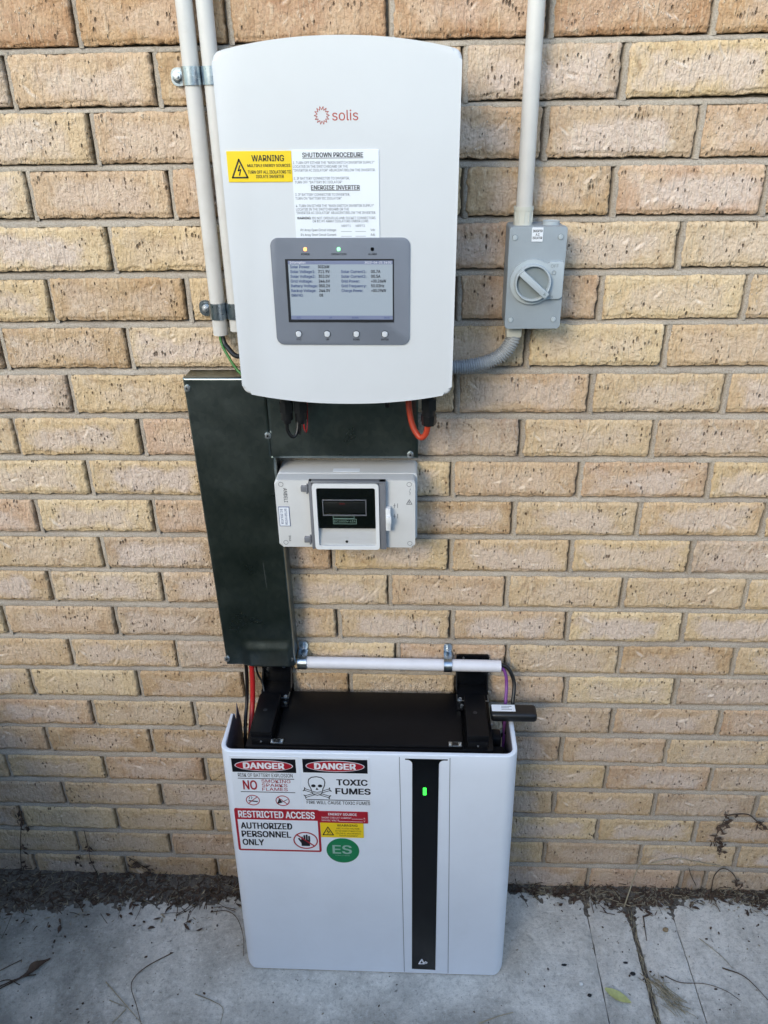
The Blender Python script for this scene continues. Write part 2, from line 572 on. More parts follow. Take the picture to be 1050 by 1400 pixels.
def rrect(x0, x1, z0, z1, r, n=6):
    pts = []
    for cx, cz, a0 in ((x1 - r, z1 - r, 0), (x0 + r, z1 - r, 90), (x0 + r, z0 + r, 180), (x1 - r, z0 + r, 270)):
        for k in range(n + 1):
            a = math.radians(a0 + 90 * k / n)
            pts.append((cx + r * math.cos(a), cz + r * math.sin(a)))
    return pts

def ellipse(cx, cz, rx, rz, n=40):
    return [(cx + rx * math.cos(2 * math.pi * k / n), cz + rz * math.sin(2 * math.pi * k / n)) for k in range(n)]

def ring(name, cx, cz, rx, rz, w, y0, y1, mat, parent, xf=None, n=40):
    bm = bmesh.new()
    o = ellipse(cx, cz, rx, rz, n); i = ellipse(cx, cz, rx - w, rz - w, n)
    vs = [[bm.verts.new((x, y, z)) for x, z in c] for c, y in ((o, y0), (o, y1), (i, y1), (i, y0))]
    for a, b in zip(vs, vs[1:]):
        for k in range(n):
            bm.faces.new((a[k], a[(k + 1) % n], b[(k + 1) % n], b[k]))
    return from_bm(name, bm, mat, parent, xf=xf)

def stroke_bm(bm, pts, w, y0, y1):
    """flat inked line of width w in the xz plane, given thickness y0..y1"""
    for (xa, za), (xb, zb) in zip(pts, pts[1:]):
        dx, dz = xb - xa, zb - za
        L = math.hypot(dx, dz) or 1e-9
        nx, nz = -dz / L * w / 2, dx / L * w / 2
        ex, ez = dx / L * w * 0.4, dz / L * w * 0.4
        add_prism(bm, [(xa + nx - ex, za + nz - ez), (xb + nx + ex, zb + nz + ez), (xb - nx + ex, zb - nz + ez), (xa - nx - ex, za - nz - ez)], y0, y1)

def stroke(name, pts, w, y0, y1, mat, parent, xf=None):
    bm = bmesh.new()
    stroke_bm(bm, pts, w, y0, y1)
    return from_bm(name, bm, mat, parent, xf=xf)

_cap = [None]
import os
try:
    _fp = os.path.join(bpy.utils.system_resource('DATAFILES'), 'fonts', 'Inter.woff2')
    FONT = bpy.data.fonts.load(_fp) if os.path.exists(_fp) else None
except Exception:
    FONT = None
def raw_text(s, bold):
    cu = bpy.data.curves.new('txt', 'FONT')
    cu.body = s
    cu.size = 1.0
    if FONT:
        cu.font = FONT
    cu.resolution_u = 3
    ob = bpy.data.objects.new('txt', cu)
    COL.objects.link(ob)
    dg = bpy.context.evaluated_depsgraph_get()
    me = bpy.data.meshes.new_from_object(ob.evaluated_get(dg))
    bpy.data.objects.remove(ob)
    bpy.data.curves.remove(cu)
    return me

def text(s, x0, x1, zb, h, y, mat, parent, bold=0.0, xf=None, rot=0, name='lettering', thick=0.0):
    """text spanning x0..x1, baseline zb, capital height h, at y (front). rot: 90 = reads upward along z, -90 = downward"""
    if _cap[0] is None:
        m0 = raw_text('H', 0.0)
        _cap[0] = max(v.co.y for v in m0.vertices)
        bpy.data.meshes.remove(m0)
    me = raw_text(s, bold)
    xs = [v.co.x for v in me.vertices]
    a, b = min(xs), max(xs)
    sx = (x1 - x0) / (b - a)
    sz = h / _cap[0]
    if bold > 0:                              # heavier weight: overprint, each layer a hair proud of the last
        bm = bmesh.new()
        for k, (ox, oz) in enumerate(((0, 0), (-1, .5), (1, .5), (-1, -.5), (1, -.5))):
            bm.from_mesh(me)
            bm.verts.ensure_lookup_table()
            n0 = len(me.vertices)
            for i in range(k * n0, (k + 1) * n0):
                v = bm.verts[i]
                v.co = Vector((v.co.x + ox * bold * 0.8, v.co.y + oz * bold * 0.8, k))
        bm.to_mesh(me)
        bm.free()
    for v in me.vertices:
        u, w = (v.co.x - a) * sx, v.co.y * sz
        lay = v.co.z * 0.00003
        if rot == 0:
            p = Vector((x0 + u, y, zb + w))
        elif rot == 90:                      # x0,x1 run along +z ; zb is the x of the baseline
            p = Vector((zb - w, y, x0 + u))
        else:                                # runs down; x1 is the top
            p = Vector((zb + w, y, x1 - u))
        p.y -= lay
        v.co = xf(p) if xf else p
    me.update()
    me.name = name
    return link(name, me, mat, parent)

# ------------------------------------------------------------------ brick wall
# one row per course, top course first: bed height at x=-0.7 and x=+0.7, then the perpend joints
COURSES = [
    (1.8881, 1.8866, [-1.674, -1.434, -1.194, -0.953, -0.713, -0.472, -0.237, 0.009, 0.247, 0.487, 0.728, 0.968, 1.209, 1.449, 1.689]),
    (1.8041, 1.8022, [-1.796, -1.556, -1.315, -1.075, -0.834, -0.594, -0.359, -0.119, 0.121, 0.364, 0.605, 0.845, 1.085, 1.326, 1.566, 1.807]),
    (1.7224, 1.7171, [-1.676, -1.435, -1.195, -0.955, -0.714, -0.474, -0.233, 0.008, 0.25, 0.489, 0.729, 0.97, 1.21, 1.45, 1.691]),
    (1.6382, 1.6306, [-1.799, -1.559, -1.319, -1.078, -0.838, -0.597, -0.358, -0.116, 0.126, 0.368, 0.609, 0.85, 1.09, 1.33, 1.571, 1.811]),
    (1.5506, 1.5469, [-1.677, -1.437, -1.196, -0.956, -0.716, -0.475, -0.235, 0.006, 0.246, 0.487, 0.727, 0.968, 1.208, 1.449, 1.689]),
    (1.464, 1.4615, [-1.8, -1.56, -1.32, -1.079, -0.839, -0.598, -0.354, -0.116, 0.121, 0.364, 0.61, 0.851, 1.091, 1.331, 1.572, 1.812]),
    (1.3778, 1.3773, [-1.67, -1.43, -1.189, -0.949, -0.708, -0.473, -0.234, 0.005, 0.245, 0.488, 0.729, 0.969, 1.21, 1.45, 1.69]),
    (1.291, 1.2899, [-1.798, -1.558, -1.318, -1.077, -0.837, -0.597, -0.357, -0.117, 0.122, 0.366, 0.606, 0.846, 1.086, 1.327, 1.567, 1.807]),
    (1.2055, 1.2018, [-1.683, -1.443, -1.202, -0.962, -0.722, -0.476, -0.235, 0.006, 0.247, 0.49, 0.73, 0.971, 1.211, 1.451, 1.692]),
    (1.1192, 1.1164, [-1.798, -1.558, -1.317, -1.077, -0.837, -0.596, -0.358, -0.12, 0.119, 0.363, 0.607, 0.847, 1.087, 1.328, 1.568, 1.809]),
    (1.0331, 1.0321, [-1.68, -1.44, -1.199, -0.959, -0.719, -0.478, -0.238, 0.002, 0.242, 0.484, 0.727, 0.967, 1.208, 1.448, 1.688]),
    (0.9482, 0.9476, [-1.801, -1.56, -1.32, -1.08, -0.839, -0.599, -0.36, -0.121, 0.12, 0.361, 0.6, 0.84, 1.081, 1.321, 1.561, 1.802]),
    (0.8646, 0.8598, [-1.687, -1.447, -1.206, -0.966, -0.726, -0.484, -0.245, -0.006, 0.237, 0.476, 0.723, 0.963, 1.203, 1.444, 1.684]),
    (0.7767, 0.7756, [-1.807, -1.567, -1.327, -1.086, -0.846, -0.6, -0.358, -0.116, 0.126, 0.37, 0.611, 0.851, 1.092, 1.332, 1.573, 1.813]),
    (0.6894, 0.6887, [-1.679, -1.439, -1.198, -0.958, -0.717, -0.479, -0.235, 0.009, 0.248, 0.488, 0.731, 0.971, 1.212, 1.452, 1.692]),
    (0.6051, 0.6037, [-1.786, -1.546, -1.306, -1.065, -0.825, -0.577, -0.335, -0.097, 0.142, 0.381, 0.62, 0.86, 1.101, 1.341, 1.582, 1.822]),
    (0.517, 0.5171, [-1.662, -1.421, -1.181, -0.941, -0.7, -0.461, -0.222, 0.016, 0.254, 0.493, 0.731, 0.971, 1.212, 1.452, 1.692]),
    (0.4327, 0.4287, [-1.788, -1.547, -1.307, -1.067, -0.826, -0.575, -0.335, -0.095, 0.145, 0.386, 0.626, 0.866, 1.107, 1.347, 1.587, 1.828]),
    (0.3442, 0.3452, [-1.667, -1.427, -1.187, -0.946, -0.702, -0.457, -0.218, 0.021, 0.26, 0.499, 0.741, 0.981, 1.221, 1.462, 1.702]),
    (0.2567, 0.2593, [-1.785, -1.545, -1.304, -1.064, -0.823, -0.575, -0.335, -0.096, 0.144, 0.383, 0.621, 0.861, 1.101, 1.342, 1.582, 1.823]),
    (0.1706, 0.1707, [-1.671, -1.431, -1.191, -0.95, -0.703, -0.458, -0.219, 0.019, 0.258, 0.496, 0.733, 0.973, 1.214, 1.454, 1.695]),
    (0.0836, 0.0843, [-1.785, -1.544, -1.304, -1.064, -0.823, -0.578, -0.34, -0.102, 0.136, 0.374, 0.612, 0.847, 1.087, 1.328, 1.568, 1.809]),
    (-0.0042, -0.0052, [-1.676, -1.435, -1.195, -0.954, -0.711, -0.466, -0.227, 0.012, 0.252, 0.491, 0.726, 0.786, 0.967, 1.207, 1.448, 1.688]),
]
BL, BH = 0.228, 0.0745

def brick_mesh(seed, nx=88, nz=32, coarse=False):
    r = random.Random(seed)
    off = Vector((r.uniform(0, 50), r.uniform(0, 50), r.uniform(0, 50)))
    xs = np.linspace(-BL / 2, BL / 2, nx)
    zs = np.linspace(0, BH, nz)
    # tighter rows near the arrises
    xs = np.concatenate([[-BL / 2], [-BL / 2 + 0.0007], xs[1:-1], [BL / 2 - 0.0007], [BL / 2]])
    zs = np.concatenate([[0], [0.0007], zs[1:-1], [BH - 0.0007], [BH]])
    nx, nz = len(xs), len(zs)
    nn = lambda x, z, s, k=0.0: noise.noise(Vector((x * s, k, z * s)) + off)
    npit = r.choice([25, 40, 60, 90])
    pits = [] if coarse else [(r.uniform(-.105, .105), r.uniform(.008, .068), r.uniform(.0009, .0022), r.uniform(1.2, 2.4), r.uniform(.0008, .002)) for _ in range(npit)]
    scr = []
    if not coarse:
        for _ in range(r.choice([0, 1, 2, 2, 3, 4])):
            a = math.radians(r.choice([r.uniform(30, 60), r.uniform(30, 60), r.uniform(-60, -30), r.uniform(0, 20)]))
            scr.append((r.uniform(-.095, .095), r.uniform(.014, .060), a, r.uniform(.004, .016), r.uniform(.0010, .0028)))
    verts, mark = [], []
    rad = 0.0045
    for j, z in enumerate(zs):
        for i, x in enumerate(xs):
            # wavy arrises
            wx = nn(0, z, 60, 3.1 if x > 0 else 7.7) * 0.0030 + nn(0, z, 190, 5.0) * 0.0018
            wz = nn(x, 0, 38, 1.3 if z > BH / 2 else 9.1) * 0.0022 + nn(x, 0, 140, 2.2) * 0.0020
            px = x + wx * (abs(x) / (BL / 2)) ** 3
            pz = z + wz * (abs(z - BH / 2) / (BH / 2)) ** 3
            d = min(BL / 2 - abs(x), BH - z)
            dl = BL / 2 - abs(x)
            dt = BH - z
            db = z
            y = 0.0
            for dd, R in ((dl, rad), (dt, rad * 1.8), (db, rad * 0.55)):
                if dd < R:
                    y += R - math.sqrt(max(0, R * R - (R - dd) ** 2))
            y += (nn(x, z, 14) * 0.0016 + nn(x, z, 45) * 0.0010 + nn(x, z, 130, 4) * 0.00035)
            # ragged lower lip
            lip = 0.0065 + 0.0045 * nn(x, 0, 30, 6.0) + 0.0022 * nn(x, 0, 110, 8.0)
            if z < lip:
                y += 0.0030 * min(1, (lip - z) / 0.0014)
            mk = 0.0
            for (cx, cz, pr, el, dp) in pits:
                q = ((x - cx) / pr) ** 2 + ((z - cz) / (pr * el)) ** 2
                if q < 2.5:
                    y += dp * math.exp(-q * 1.2)
            for (cx, cz, a, L, w) in scr:
                dx, dz = x - cx, z - cz
                u = dx * math.cos(a) + dz * math.sin(a)
                t = -dx * math.sin(a) + dz * math.cos(a) - 0.06 * u * u / L
                if abs(u) < L:
                    k = 1 - (u / L) ** 2
                    y += 0.0026 * k * math.exp(-((t - w * .7) / w) ** 2) - 0.0018 * k * math.exp(-((t + w * .9) / w) ** 2)
                    mk = max(mk, k * math.exp(-(t / (w * 0.9)) ** 2 * 1.5) * (0.55 + 0.45 * nn(x, z, 300)))
            verts.append((px, y, pz))
            mark.append(max(0, mk))
    faces = []
    for j in range(nz - 1):
        for i in range(nx - 1):
            a = j * nx + i
            faces.append((a, a + 1, a + nx + 1, a + nx))
    # sides running back into the joint
    rim = [i for i in range(nx)] + [j * nx + nx - 1 for j in range(1, nz)] + [(nz - 1) * nx + i for i in range(nx - 2, -1, -1)] + [j * nx for j in range(nz - 2, 0, -1)]
    b0 = len(verts)
    for k in rim:
        x, y, z = verts[k]
        verts.append((x, 0.03, z)); mark.append(0)
    n = len(rim)
    for k in range(n):
        faces.append((rim[k], b0 + k, b0 + (k + 1) % n, rim[(k + 1) % n]))
    me = bpy.data.meshes.new('brick')
    me.from_pydata(verts, [], faces)
    me.materials.append(M['brick'])
    at = me.attributes.new('scrape', 'FLOAT', 'POINT')
    at.data.foreach_set('value', mark)
    me.polygons.foreach_set('use_smooth', [True] * len(me.polygons))
    me.update()
    return me

VAR = [brick_mesh(100 + k) for k in range(30)]
TINTS = [lin(205, 179, 144), lin(210, 185, 150), lin(202, 174, 144), lin(214, 192, 160), lin(198, 167, 138), lin(192, 172, 154), lin(222, 199, 160), lin(190, 160, 124), lin(210, 182, 146), lin(212, 186, 146), lin(206, 182, 148), lin(194, 170, 144), lin(212, 187, 147)]
BROWN = [lin(180, 140, 106), lin(172, 132, 100), lin(186, 148, 110)]
PINK = [lin(206, 174, 148)]

wall = thing('brick_wall', 'tan brick wall with grey mortar joints behind the electrical equipment', 'wall', (0, 0, 0))
GAP = 0.0118
outer = []
for ci, (zl, zr, joints) in enumerate(COURSES):
    s = (zr - zl) / 1.4
    for xa, xb in zip(joints, joints[1:]):
        ln = xb - xa - GAP + rnd.uniform(-.0015, .0015)
        xc = (xa + xb) / 2 + rnd.uniform(-.001, .001)
        zb = zl + s * (xc + 0.7) + rnd.uniform(-.0008, .0008)
        if abs(xc + 0.03) > 1.30:
            outer.append((xc, zb, ln))
            continue
        o = bpy.data.objects.new('brick', rnd.choice(VAR))
        COL.objects.link(o)
        o.parent = wall
        o.location = (xc, rnd.uniform(-.0012, .0012), zb)
        o.rotation_euler = (rnd.uniform(-.008, .008), -s + rnd.uniform(-.004, .004), rnd.uniform(-.004, .004))
        o.scale = (ln / BL * rnd.choice((-1, 1)), 1, rnd.uniform(0.985, 1.012))
        t = rnd.choice(TINTS)
        pale = rnd.uniform(0.25, 0.95)
        if ci == 0:
            t = rnd.choice(BROWN); pale = rnd.uniform(0.1, 0.4)
        elif ci in (1, 3) and rnd.random() < 0.12:
            t = rnd.choice(BROWN); pale *= 0.6
        elif rnd.random() < 0.03:
            t = PINK[0]
        o['tint'] = [t[0], t[1], t[2]]
        o['pale'] = pale
# courses above the frame and bricks far to the sides: one joined part
zs0 = 1.8875
for k in range(1, 8):
    for n_ in range(-8, 9):
        xc = n_ * 0.2404 + (0.12 if k % 2 == 0 else 0.0) + 0.005
        outer.append((xc, zs0 + k * 0.086, BL))
cm = [brick_mesh(900 + k, 14, 6, True) for k in range(4)]
V, F = [], []
for (xc, zb, ln) in outer:
    me = rnd.choice(cm)
    b0 = len(V)
    for v in me.vertices:
        V.append((xc + v.co.x * ln / BL, v.co.y, zb + v.co.z))
    for p in me.polygons:
        F.append([b0 + q for q in p.vertices])
me = bpy.data.meshes.new('outer_brickwork')
me.from_pydata(V, [], F)
ob = link('outer_brickwork', me, M['brick'], wall, 'all')
ob['kind'] = 'stuff'
ob['tint'] = [TINTS[2][0], TINTS[2][1], TINTS[2][2]]
ob['pale'] = 0.5
for me in cm:
    bpy.data.meshes.remove(me)

# mortar: every joint is struck deeper under and beside the brick above and left of it
V, F = [], []
def ribbon(rows):
    b0 = len(V)
    m_ = len(rows[0])
    for r_ in rows:
        V.extend(r_)
    for a in range(len(rows) - 1):
        for b in range(m_ - 1):
            q = b0 + a * m_ + b
            F.append((q, q + 1, q + m_ + 1, q + m_))
def mn(x, z):
    return 0.0016 * noise.noise(Vector((x * 30, 0, z * 30))) + 0.0014 * noise.noise(Vector((x * 95, 4, z * 95)))
def bed(ci, x):
    zl, zr, _ = COURSES[ci]
    return zl + (zr - zl) / 1.4 * (x + 0.7)
PROF = ((-0.10, 0.0240), (0.18, 0.0230), (0.30, 0.0105), (0.46, 0.0055), (0.72, 0.0038), (1.0, 0.0032), (1.15, 0.0036))
for ci in range(len(COURSES)):
    rows = []
    for k in range(0, 441):
        x = -1.76 + 3.52 * k / 440
        zt = bed(ci, x)
        zb_ = bed(ci + 1, x) + BH if ci + 1 < len(COURSES) else zt - 0.06
        wob = 0.0008 * noise.noise(Vector((x * 40, 9, ci)))
        rows.append([(x, y + mn(x, zt - f * .02), zt + (zb_ - zt) * f + wob) for f, y in PROF])
    ribbon(rows)
    for xj in COURSES[ci][2]:
        zt = bed(ci, xj)
        rows = []
        for k in range(0, 10):
            z = zt - 0.004 + (BH + 0.008) * k / 9
            rows.append([(xj - GAP / 2 + GAP * f + 0.0006 * noise.noise(Vector((xj * 9, 1, z * 70))), y + mn(xj + f * .02, z), z) for f, y in PROF])
        ribbon(rows)
b0 = len(V)
V += [(-2.0, 0.0265, -0.12), (2.0, 0.0265, -0.12), (2.0, 0.0265, 2.6), (-2.0, 0.0265, 2.6)]
F.append((b0, b0 + 1, b0 + 2, b0 + 3))
me = bpy.data.meshes.new('mortar')
me.from_pydata(V, [], F)
link('mortar', me, M['mortar'], wall, 'all')

# ------------------------------------------------------------------ ground
def struct(o):
    o['kind'] = 'structure'
    return o

bm = bmesh.new()
S = 60
vs = [bm.verts.new(p) for p in ((-S, -S, -0.05), (S, -S, -0.05), (S, 0.5, -0.05), (-S, 0.5, -0.05))]
bm.faces.new(vs)
struct(from_bm('ground', bm, M['lawn']))
# added unseen blocker behind the camera: keeps low light off the foot of this wall
box_w = bmesh.new()
add_box(box_w, -9.0, 9.0, -3.55, -3.30, -0.05, 2.12, 0.01)
add_box(box_w, -9.05, 9.05, -3.60, -3.25, 2.12, 2.20, 0.01)
struct(from_bm('light_blocker', box_w, M['blocker_grey']))

shade_block = bmesh.new()  # added unseen block left of the frame, there to shade the lower left corner
add_box(shade_block, -1.75, -1.14, -1.10, -0.02, -0.05, 0.80, 0.012)
add_box(shade_block, -1.77, -1.12, -1.12, -0.01, 0.80, 0.85, 0.012)
struct(from_bm('corner_shade_block', shade_block, M['blocker_grey']))
path = thing('concrete_path', '', '')
for k in ('label', 'category', '_b'):
    if k in path: del path[k]
struct(path)

def slab(x0, x1, y0, back, seed):
    """a cast slab; back(x) gives its ragged edge near the wall"""
    n = max(4, int((x1 - x0) / 0.012)); my = 40
    V, F = [], []
    for i in range(n + 1):
        x = x0 + (x1 - x0) * i / n
        yb = back(x)
        for j in range(my + 1):
            t = (j / my) ** 1.7
            y = yb + (y0 - yb) * t
            ex = min(x - x0, x1 - x)
            ey = min(yb - y, 0.02)
            e = min(ex, ey)
            z = 0.0012 * noise.noise(Vector((x * 8, y * 8, seed))) + 0.0005 * noise.noise(Vector((x * 60, y * 60, seed)))
            if e < 0.006:
                z -= 0.004 * (1 - e / 0.006) ** 2
            dx = 0.0022 * noise.noise(Vector((seed * 3.1, y * 34, 1))) + 0.001 * noise.noise(Vector((seed * 3.1, y * 130, 1)))
            xx = x + (dx if ex < 1e-6 else 0)
            V.append((xx, y, z))
    w = my + 1
    for i in range(n):
        for j in range(my):
            a = i * w + j
            F.append((a, a + 1, a + w + 1, a + w))
    rim = [i * w for i in range(n + 1)] + [n * w + j for j in range(1, w)] + [i * w + my for i in range(n - 1, -1, -1)] + [j for j in range(my - 1, 0, -1)]
    b0 = len(V)
    for k in rim:
        V.append((V[k][0], V[k][1], -0.048))
    for k in range(len(rim)):
        F.append((rim[k], b0 + k, b0 + (k + 1) % len(rim), rim[(k + 1) % len(rim)]))
    me = bpy.data.meshes.new('slab')
    me.from_pydata(V, [], F)
    bm = bmesh.new(); bm.from_mesh(me)
    bpy.data.meshes.remove(me)
    return from_bm('slab', bm, M['concrete'], path, smooth=40)

def back_left(x):
    return -0.016 + 0.004 * noise.noise(Vector((x * 40, 0, 2)))
def back_right(x):
    return -0.018 + 0.004 * noise.noise(Vector((x * 40, 0, 5)))
def soil_reach(x):
    d = float(np.interp(x, [-2.2, -1.1, -0.95, -0.8, -0.68, -0.5, -0.42, -0.36, -0.1, 0.3, 0.45, 0.52, 0.585, 0.66, 0.72, 0.83, 0.9, 1.0, 2.2],
                        [0.20, 0.15, 0.110, 0.086, 0.084, 0.082, 0.066, 0.046, 0.02, 0.020, 0.030, 0.046, 0.060, 0.044, 0.028, 0.026, 0.044, 0.06, 0.06]))
    return d * (1 + 0.22 * noise.noise(Vector((x * 11, 3, 0))) + 0.16 * noise.noise(Vector((x * 45, 3, 4))))
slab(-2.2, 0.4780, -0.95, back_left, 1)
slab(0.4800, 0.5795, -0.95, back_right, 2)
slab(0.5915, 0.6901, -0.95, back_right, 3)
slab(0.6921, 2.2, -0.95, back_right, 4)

# soil along the foot of the wall and in the open joint
nx, ny = 900, 50
V, F = [], []
for i in range(nx + 1):
    x = -2.2 + 4.4 * i / nx
    for j in range(ny + 1):
        y = 0.012 - 0.24 * j / ny
        D = soil_reach(x)
        z = min(0.012, 0.11 * D) * (1 - abs(y) / D) + 0.0030 * noise.noise(Vector((x * 34, y * 34, 3))) + 0.0042 * noise.noise(Vector((x * 110, y * 110, 8)))
        z = max(z, -0.02)
        V.append((x, y, z))
w = ny + 1
for i in range(nx):
    for j in range(ny):
        a = i * w + j
        F.append((a, a + w, a + w + 1, a + 1))
me = bpy.data.meshes.new('soil')
me.from_pydata(V, [], F)
struct(link('soil_strip', me, M['soil'], None, 'all'))
V, F = [], []
nj = 120
for i in range(nj + 1):
    y = -0.05 - 0.9 * i / nj
    for x in (0.574, 0.580, 0.5855, 0.591, 0.597):
        V.append((x, y, -0.009 + 0.006 * noise.noise(Vector((x * 120, y * 60, 1)))))
for i in range(nj):
    for k in range(4):
        a = i * 5 + k
        F.append((a, a + 1, a + 6, a + 5))
me = bpy.data.meshes.new('joint_soil')
me.from_pydata(V, [], F)
struct(link('joint_soil', me, M['soil'], None, 'all'))

# ------------------------------------------------------------------ inverter
ROLL_I = math.radians(0.45)
IC = Vector((-0.0577, 0, 1.628))
def inv_xf(p):
    dx, dz = p[0] - IC.x, p[2] - IC.z
    c, s = math.cos(ROLL_I), math.sin(ROLL_I)
    return Vector((IC.x + c * dx + s * dz, p[1], IC.z - s * dx + c * dz))
IY = -0.195                                     # front face of the cover
inv = thing('solar_inverter', 'white hybrid solar inverter with display panel, hung high on the brick wall', 'inverter', (IC.x, -0.1, 1.376))
hw = 0.1655
x0, x1 = IC.x - hw, IC.x + hw
def arc_outline(x0, x1, zt_c, zt_m, zb_c, zb_m, r):
    pts = []
    n = 26
    xm = (x0 + x1) / 2; h = (x1 - x0) / 2
    top = lambda x: zt_m - (zt_m - zt_c) * abs((x - xm) / h) ** 2.1
    bot = lambda x: zb_m + (zb_c - zb_m) * abs((x - xm) / h) ** 2.1
    for k in range(n + 1):
        x = x1 - r - (x1 - x0 - 2 * r) * k / n
        pts.append((x, top(x)))
    cz = top(x0 + r) - r * 1.0
    for k in range(1, 7):
        a = math.radians(90 + 90 * k / 6)
        pts.append((x0 + r + r * math.cos(a), cz + r * math.sin(a)))
    cz = bot(x0 + r) + r
    for k in range(0, 6):
        a = math.radians(180 + 90 * k / 6)
        pts.append((x0 + r + r * math.cos(a), cz + r * math.sin(a)))
    for k in range(n + 1):
        x = x0 + r + (x1 - x0 - 2 * r) * k / n
        pts.append((x, bot(x)))
    cz = bot(x1 - r) + r
    for k in range(1, 7):
        a = math.radians(270 + 90 * k / 6)
        pts.append((x1 - r + r * math.cos(a), cz + r * math.sin(a)))
    cz = top(x1 - r) - r
    for k in range(0, 6):
        a = math.radians(0 + 90 * k / 6)
        pts.append((x1 - r + r * math.cos(a), cz + r * math.sin(a)))
    return pts
prism('front_cover', arc_outline(x0, x1, 1.861, 1.8795, 1.394, 1.3765, 0.014), -0.085, IY, M['inv_white'], inv, bev=0.0055, seg=4, xf=inv_xf)
prism('rear_casting', rrect(x0 + 0.014, x1 - 0.014, 1.425, 1.845, 0.008), -0.012, -0.0855, M['inv_back'], inv, bev=0.003, xf=inv_xf)
box('wall_plate', x0 + 0.05, x1 - 0.05, -0.0115, -0.001, 1.45, 1.82, M['zinc'], inv, xf=inv_xf)
box('connection_tray', x0 + 0.03, x1 - 0.012, -0.165, -0.0845, 1.388, 1.40, M['inv_back'], inv, xf=inv_xf)

# maker's logo
lg = thing  # (name kept for clarity of the builder below)
bm = bmesh.new()
cxl, czl = -0.0795, 1.7862
pts = []
for k in range(28):
    a = 2 * math.pi * k / 28
    r_ = 0.0108 if k % 2 == 0 else 0.0070
    pts.append((cxl + r_ * math.cos(a) * 0.94, czl + r_ * math.sin(a)))
pts.append(pts[0])
for k in range(0, 28, 2):
    stroke_bm(bm, [pts[k], pts[k + 1]], 0.0010, IY, IY - 0.0003)
    stroke_bm(bm, [pts[k + 1], pts[k + 2]], 0.0006, IY, IY - 0.0003)
logo = from_bm('logo', bm, M['ink_brown'], inv, xf=inv_xf)
text('solis', -0.0655, -0.0302, 1.7800, 0.0125, IY - 0.0003, M['ink_brown'], logo, bold=-0.012, xf=inv_xf)

# yellow warning plate
def plate(name, x0, x1, z0, z1, y, th, mat, parent, xf=None, r=0.0006):
    return prism(name, rrect(x0, x1, z0, z1, r, 2), y, y - th, mat, parent, bev=0.0002, seg=1, xf=xf)
yw = plate('warning_label', -0.2145, -0.1240, 1.7033, 1.7430, IY, 0.0012, M['sticker_yellow'], inv, inv_xf)
ty = IY - 0.0014
text('WARNING', -0.1795, -0.1345, 1.7300, 0.0078, ty, M['ink'], yw, 0.02, inv_xf)
text('MULTIPLE ENERGY SOURCES', -0.1862, -0.1262, 1.7228, 0.0036, ty, M['ink'], yw, 0.02, inv_xf)
text('TURN OFF ALL ISOLATORS TO', -0.1862, -0.1256, 1.7143, 0.0040, ty, M['ink'], yw, 0.02, inv_xf)
text('ISOLATE INVERTER', -0.1752, -0.1362, 1.7085, 0.0040, ty, M['ink'], yw, 0.02, inv_xf)
def warn_triangle(cx, z0, w, h, y, parent, xf, lw):
    bm = bmesh.new()
    t = [(cx - w / 2, z0), (cx + w / 2, z0), (cx, z0 + h), (cx - w / 2, z0)]
    stroke_bm(bm, t, lw, y, y - 0.0003)
    bl = [(cx + w * .03, z0 + h * .66), (cx - w * .09, z0 + h * .38), (cx + w * .07, z0 + h * .44), (cx - w * .03, z0 + h * .14)]
    stroke_bm(bm, bl, lw * 0.8, y + 0.0002, y - 0.0002)
    return from_bm('hazard_symbol', bm, M['ink'], parent, xf=xf)
warn_triangle(-0.1978, 1.7092, 0.0215, 0.0232, ty + 0.0002, yw, inv_xf, 0.0021)

# white procedure plate
wp = plate('procedure_label', -0.1236, -0.0027, 1.6282, 1.7438, IY, 0.0014, M['sticker_white'], inv, inv_xf)
ty = IY - 0.0016
text('SHUTDOWN PROCEDURE', -0.1085, -0.0245, 1.7347, 0.0058, ty, M['ink'], wp, 0.022, inv_xf)
text('ENERGISE INVERTER', -0.0985, -0.0300, 1.6930, 0.0056, ty, M['ink'], wp, 0.022, inv_xf)
stroke('underline', [(-0.1085, 1.7335), (-0.0245, 1.7335)], 0.0007, ty + 0.0002, ty, M['ink'], wp, inv_xf)
stroke('underline', [(-0.0985, 1.6918), (-0.0300, 1.6918)], 0.0007, ty + 0.0002, ty, M['ink'], wp, inv_xf)
for s, xa, xb, z in (
        ('1. TURN OFF EITHER THE "MAIN SWITCH INVERTER SUPPLY"', -0.1222, -0.0090, 1.7262),
        ('LOCATED IN THE SWITCHBOARD OR THE', -0.1222, -0.0460, 1.7213),
        ('"INVERTER AC ISOLATOR" ADJACENT/BELOW THE INVERTER.', -0.1222, -0.0078, 1.7165),
        ('2. IF BATTERY CONNECTED TO INVERTER,', -0.1222, -0.0440, 1.7062),
        ('TURN OFF "BATTERY DC ISOLATOR"', -0.1212, -0.0545, 1.7012),
        ('3. IF BATTERY CONNECTED TO INVERTER,', -0.1215, -0.0440, 1.6850),
        ('TURN ON "BATTERY DC ISOLATOR"', -0.1215, -0.0560, 1.6800),
        ('4. TURN ON EITHER THE "MAIN SWITCH INVERTER SUPPLY"', -0.1215, -0.0105, 1.6702),
        ('LOCATED IN THE SWITCHBOARD OR THE', -0.1215, -0.0460, 1.6655),
        ('"INVERTER AC ISOLATOR" ADJACENT/BELOW THE INVERTER.', -0.1215, -0.0078, 1.6608),
        ('DO NOT OPEN PLUG AND SOCKET CONNECTORS', -0.0985, -0.0085, 1.6537),
        ('OR DC PV ARRAY ISOLATORS UNDER LOAD.', -0.0985, -0.0180, 1.6495)):
    text(s, xa, xb, z, 0.0033, ty, M['ink_grey'], wp, 0.0, inv_xf)
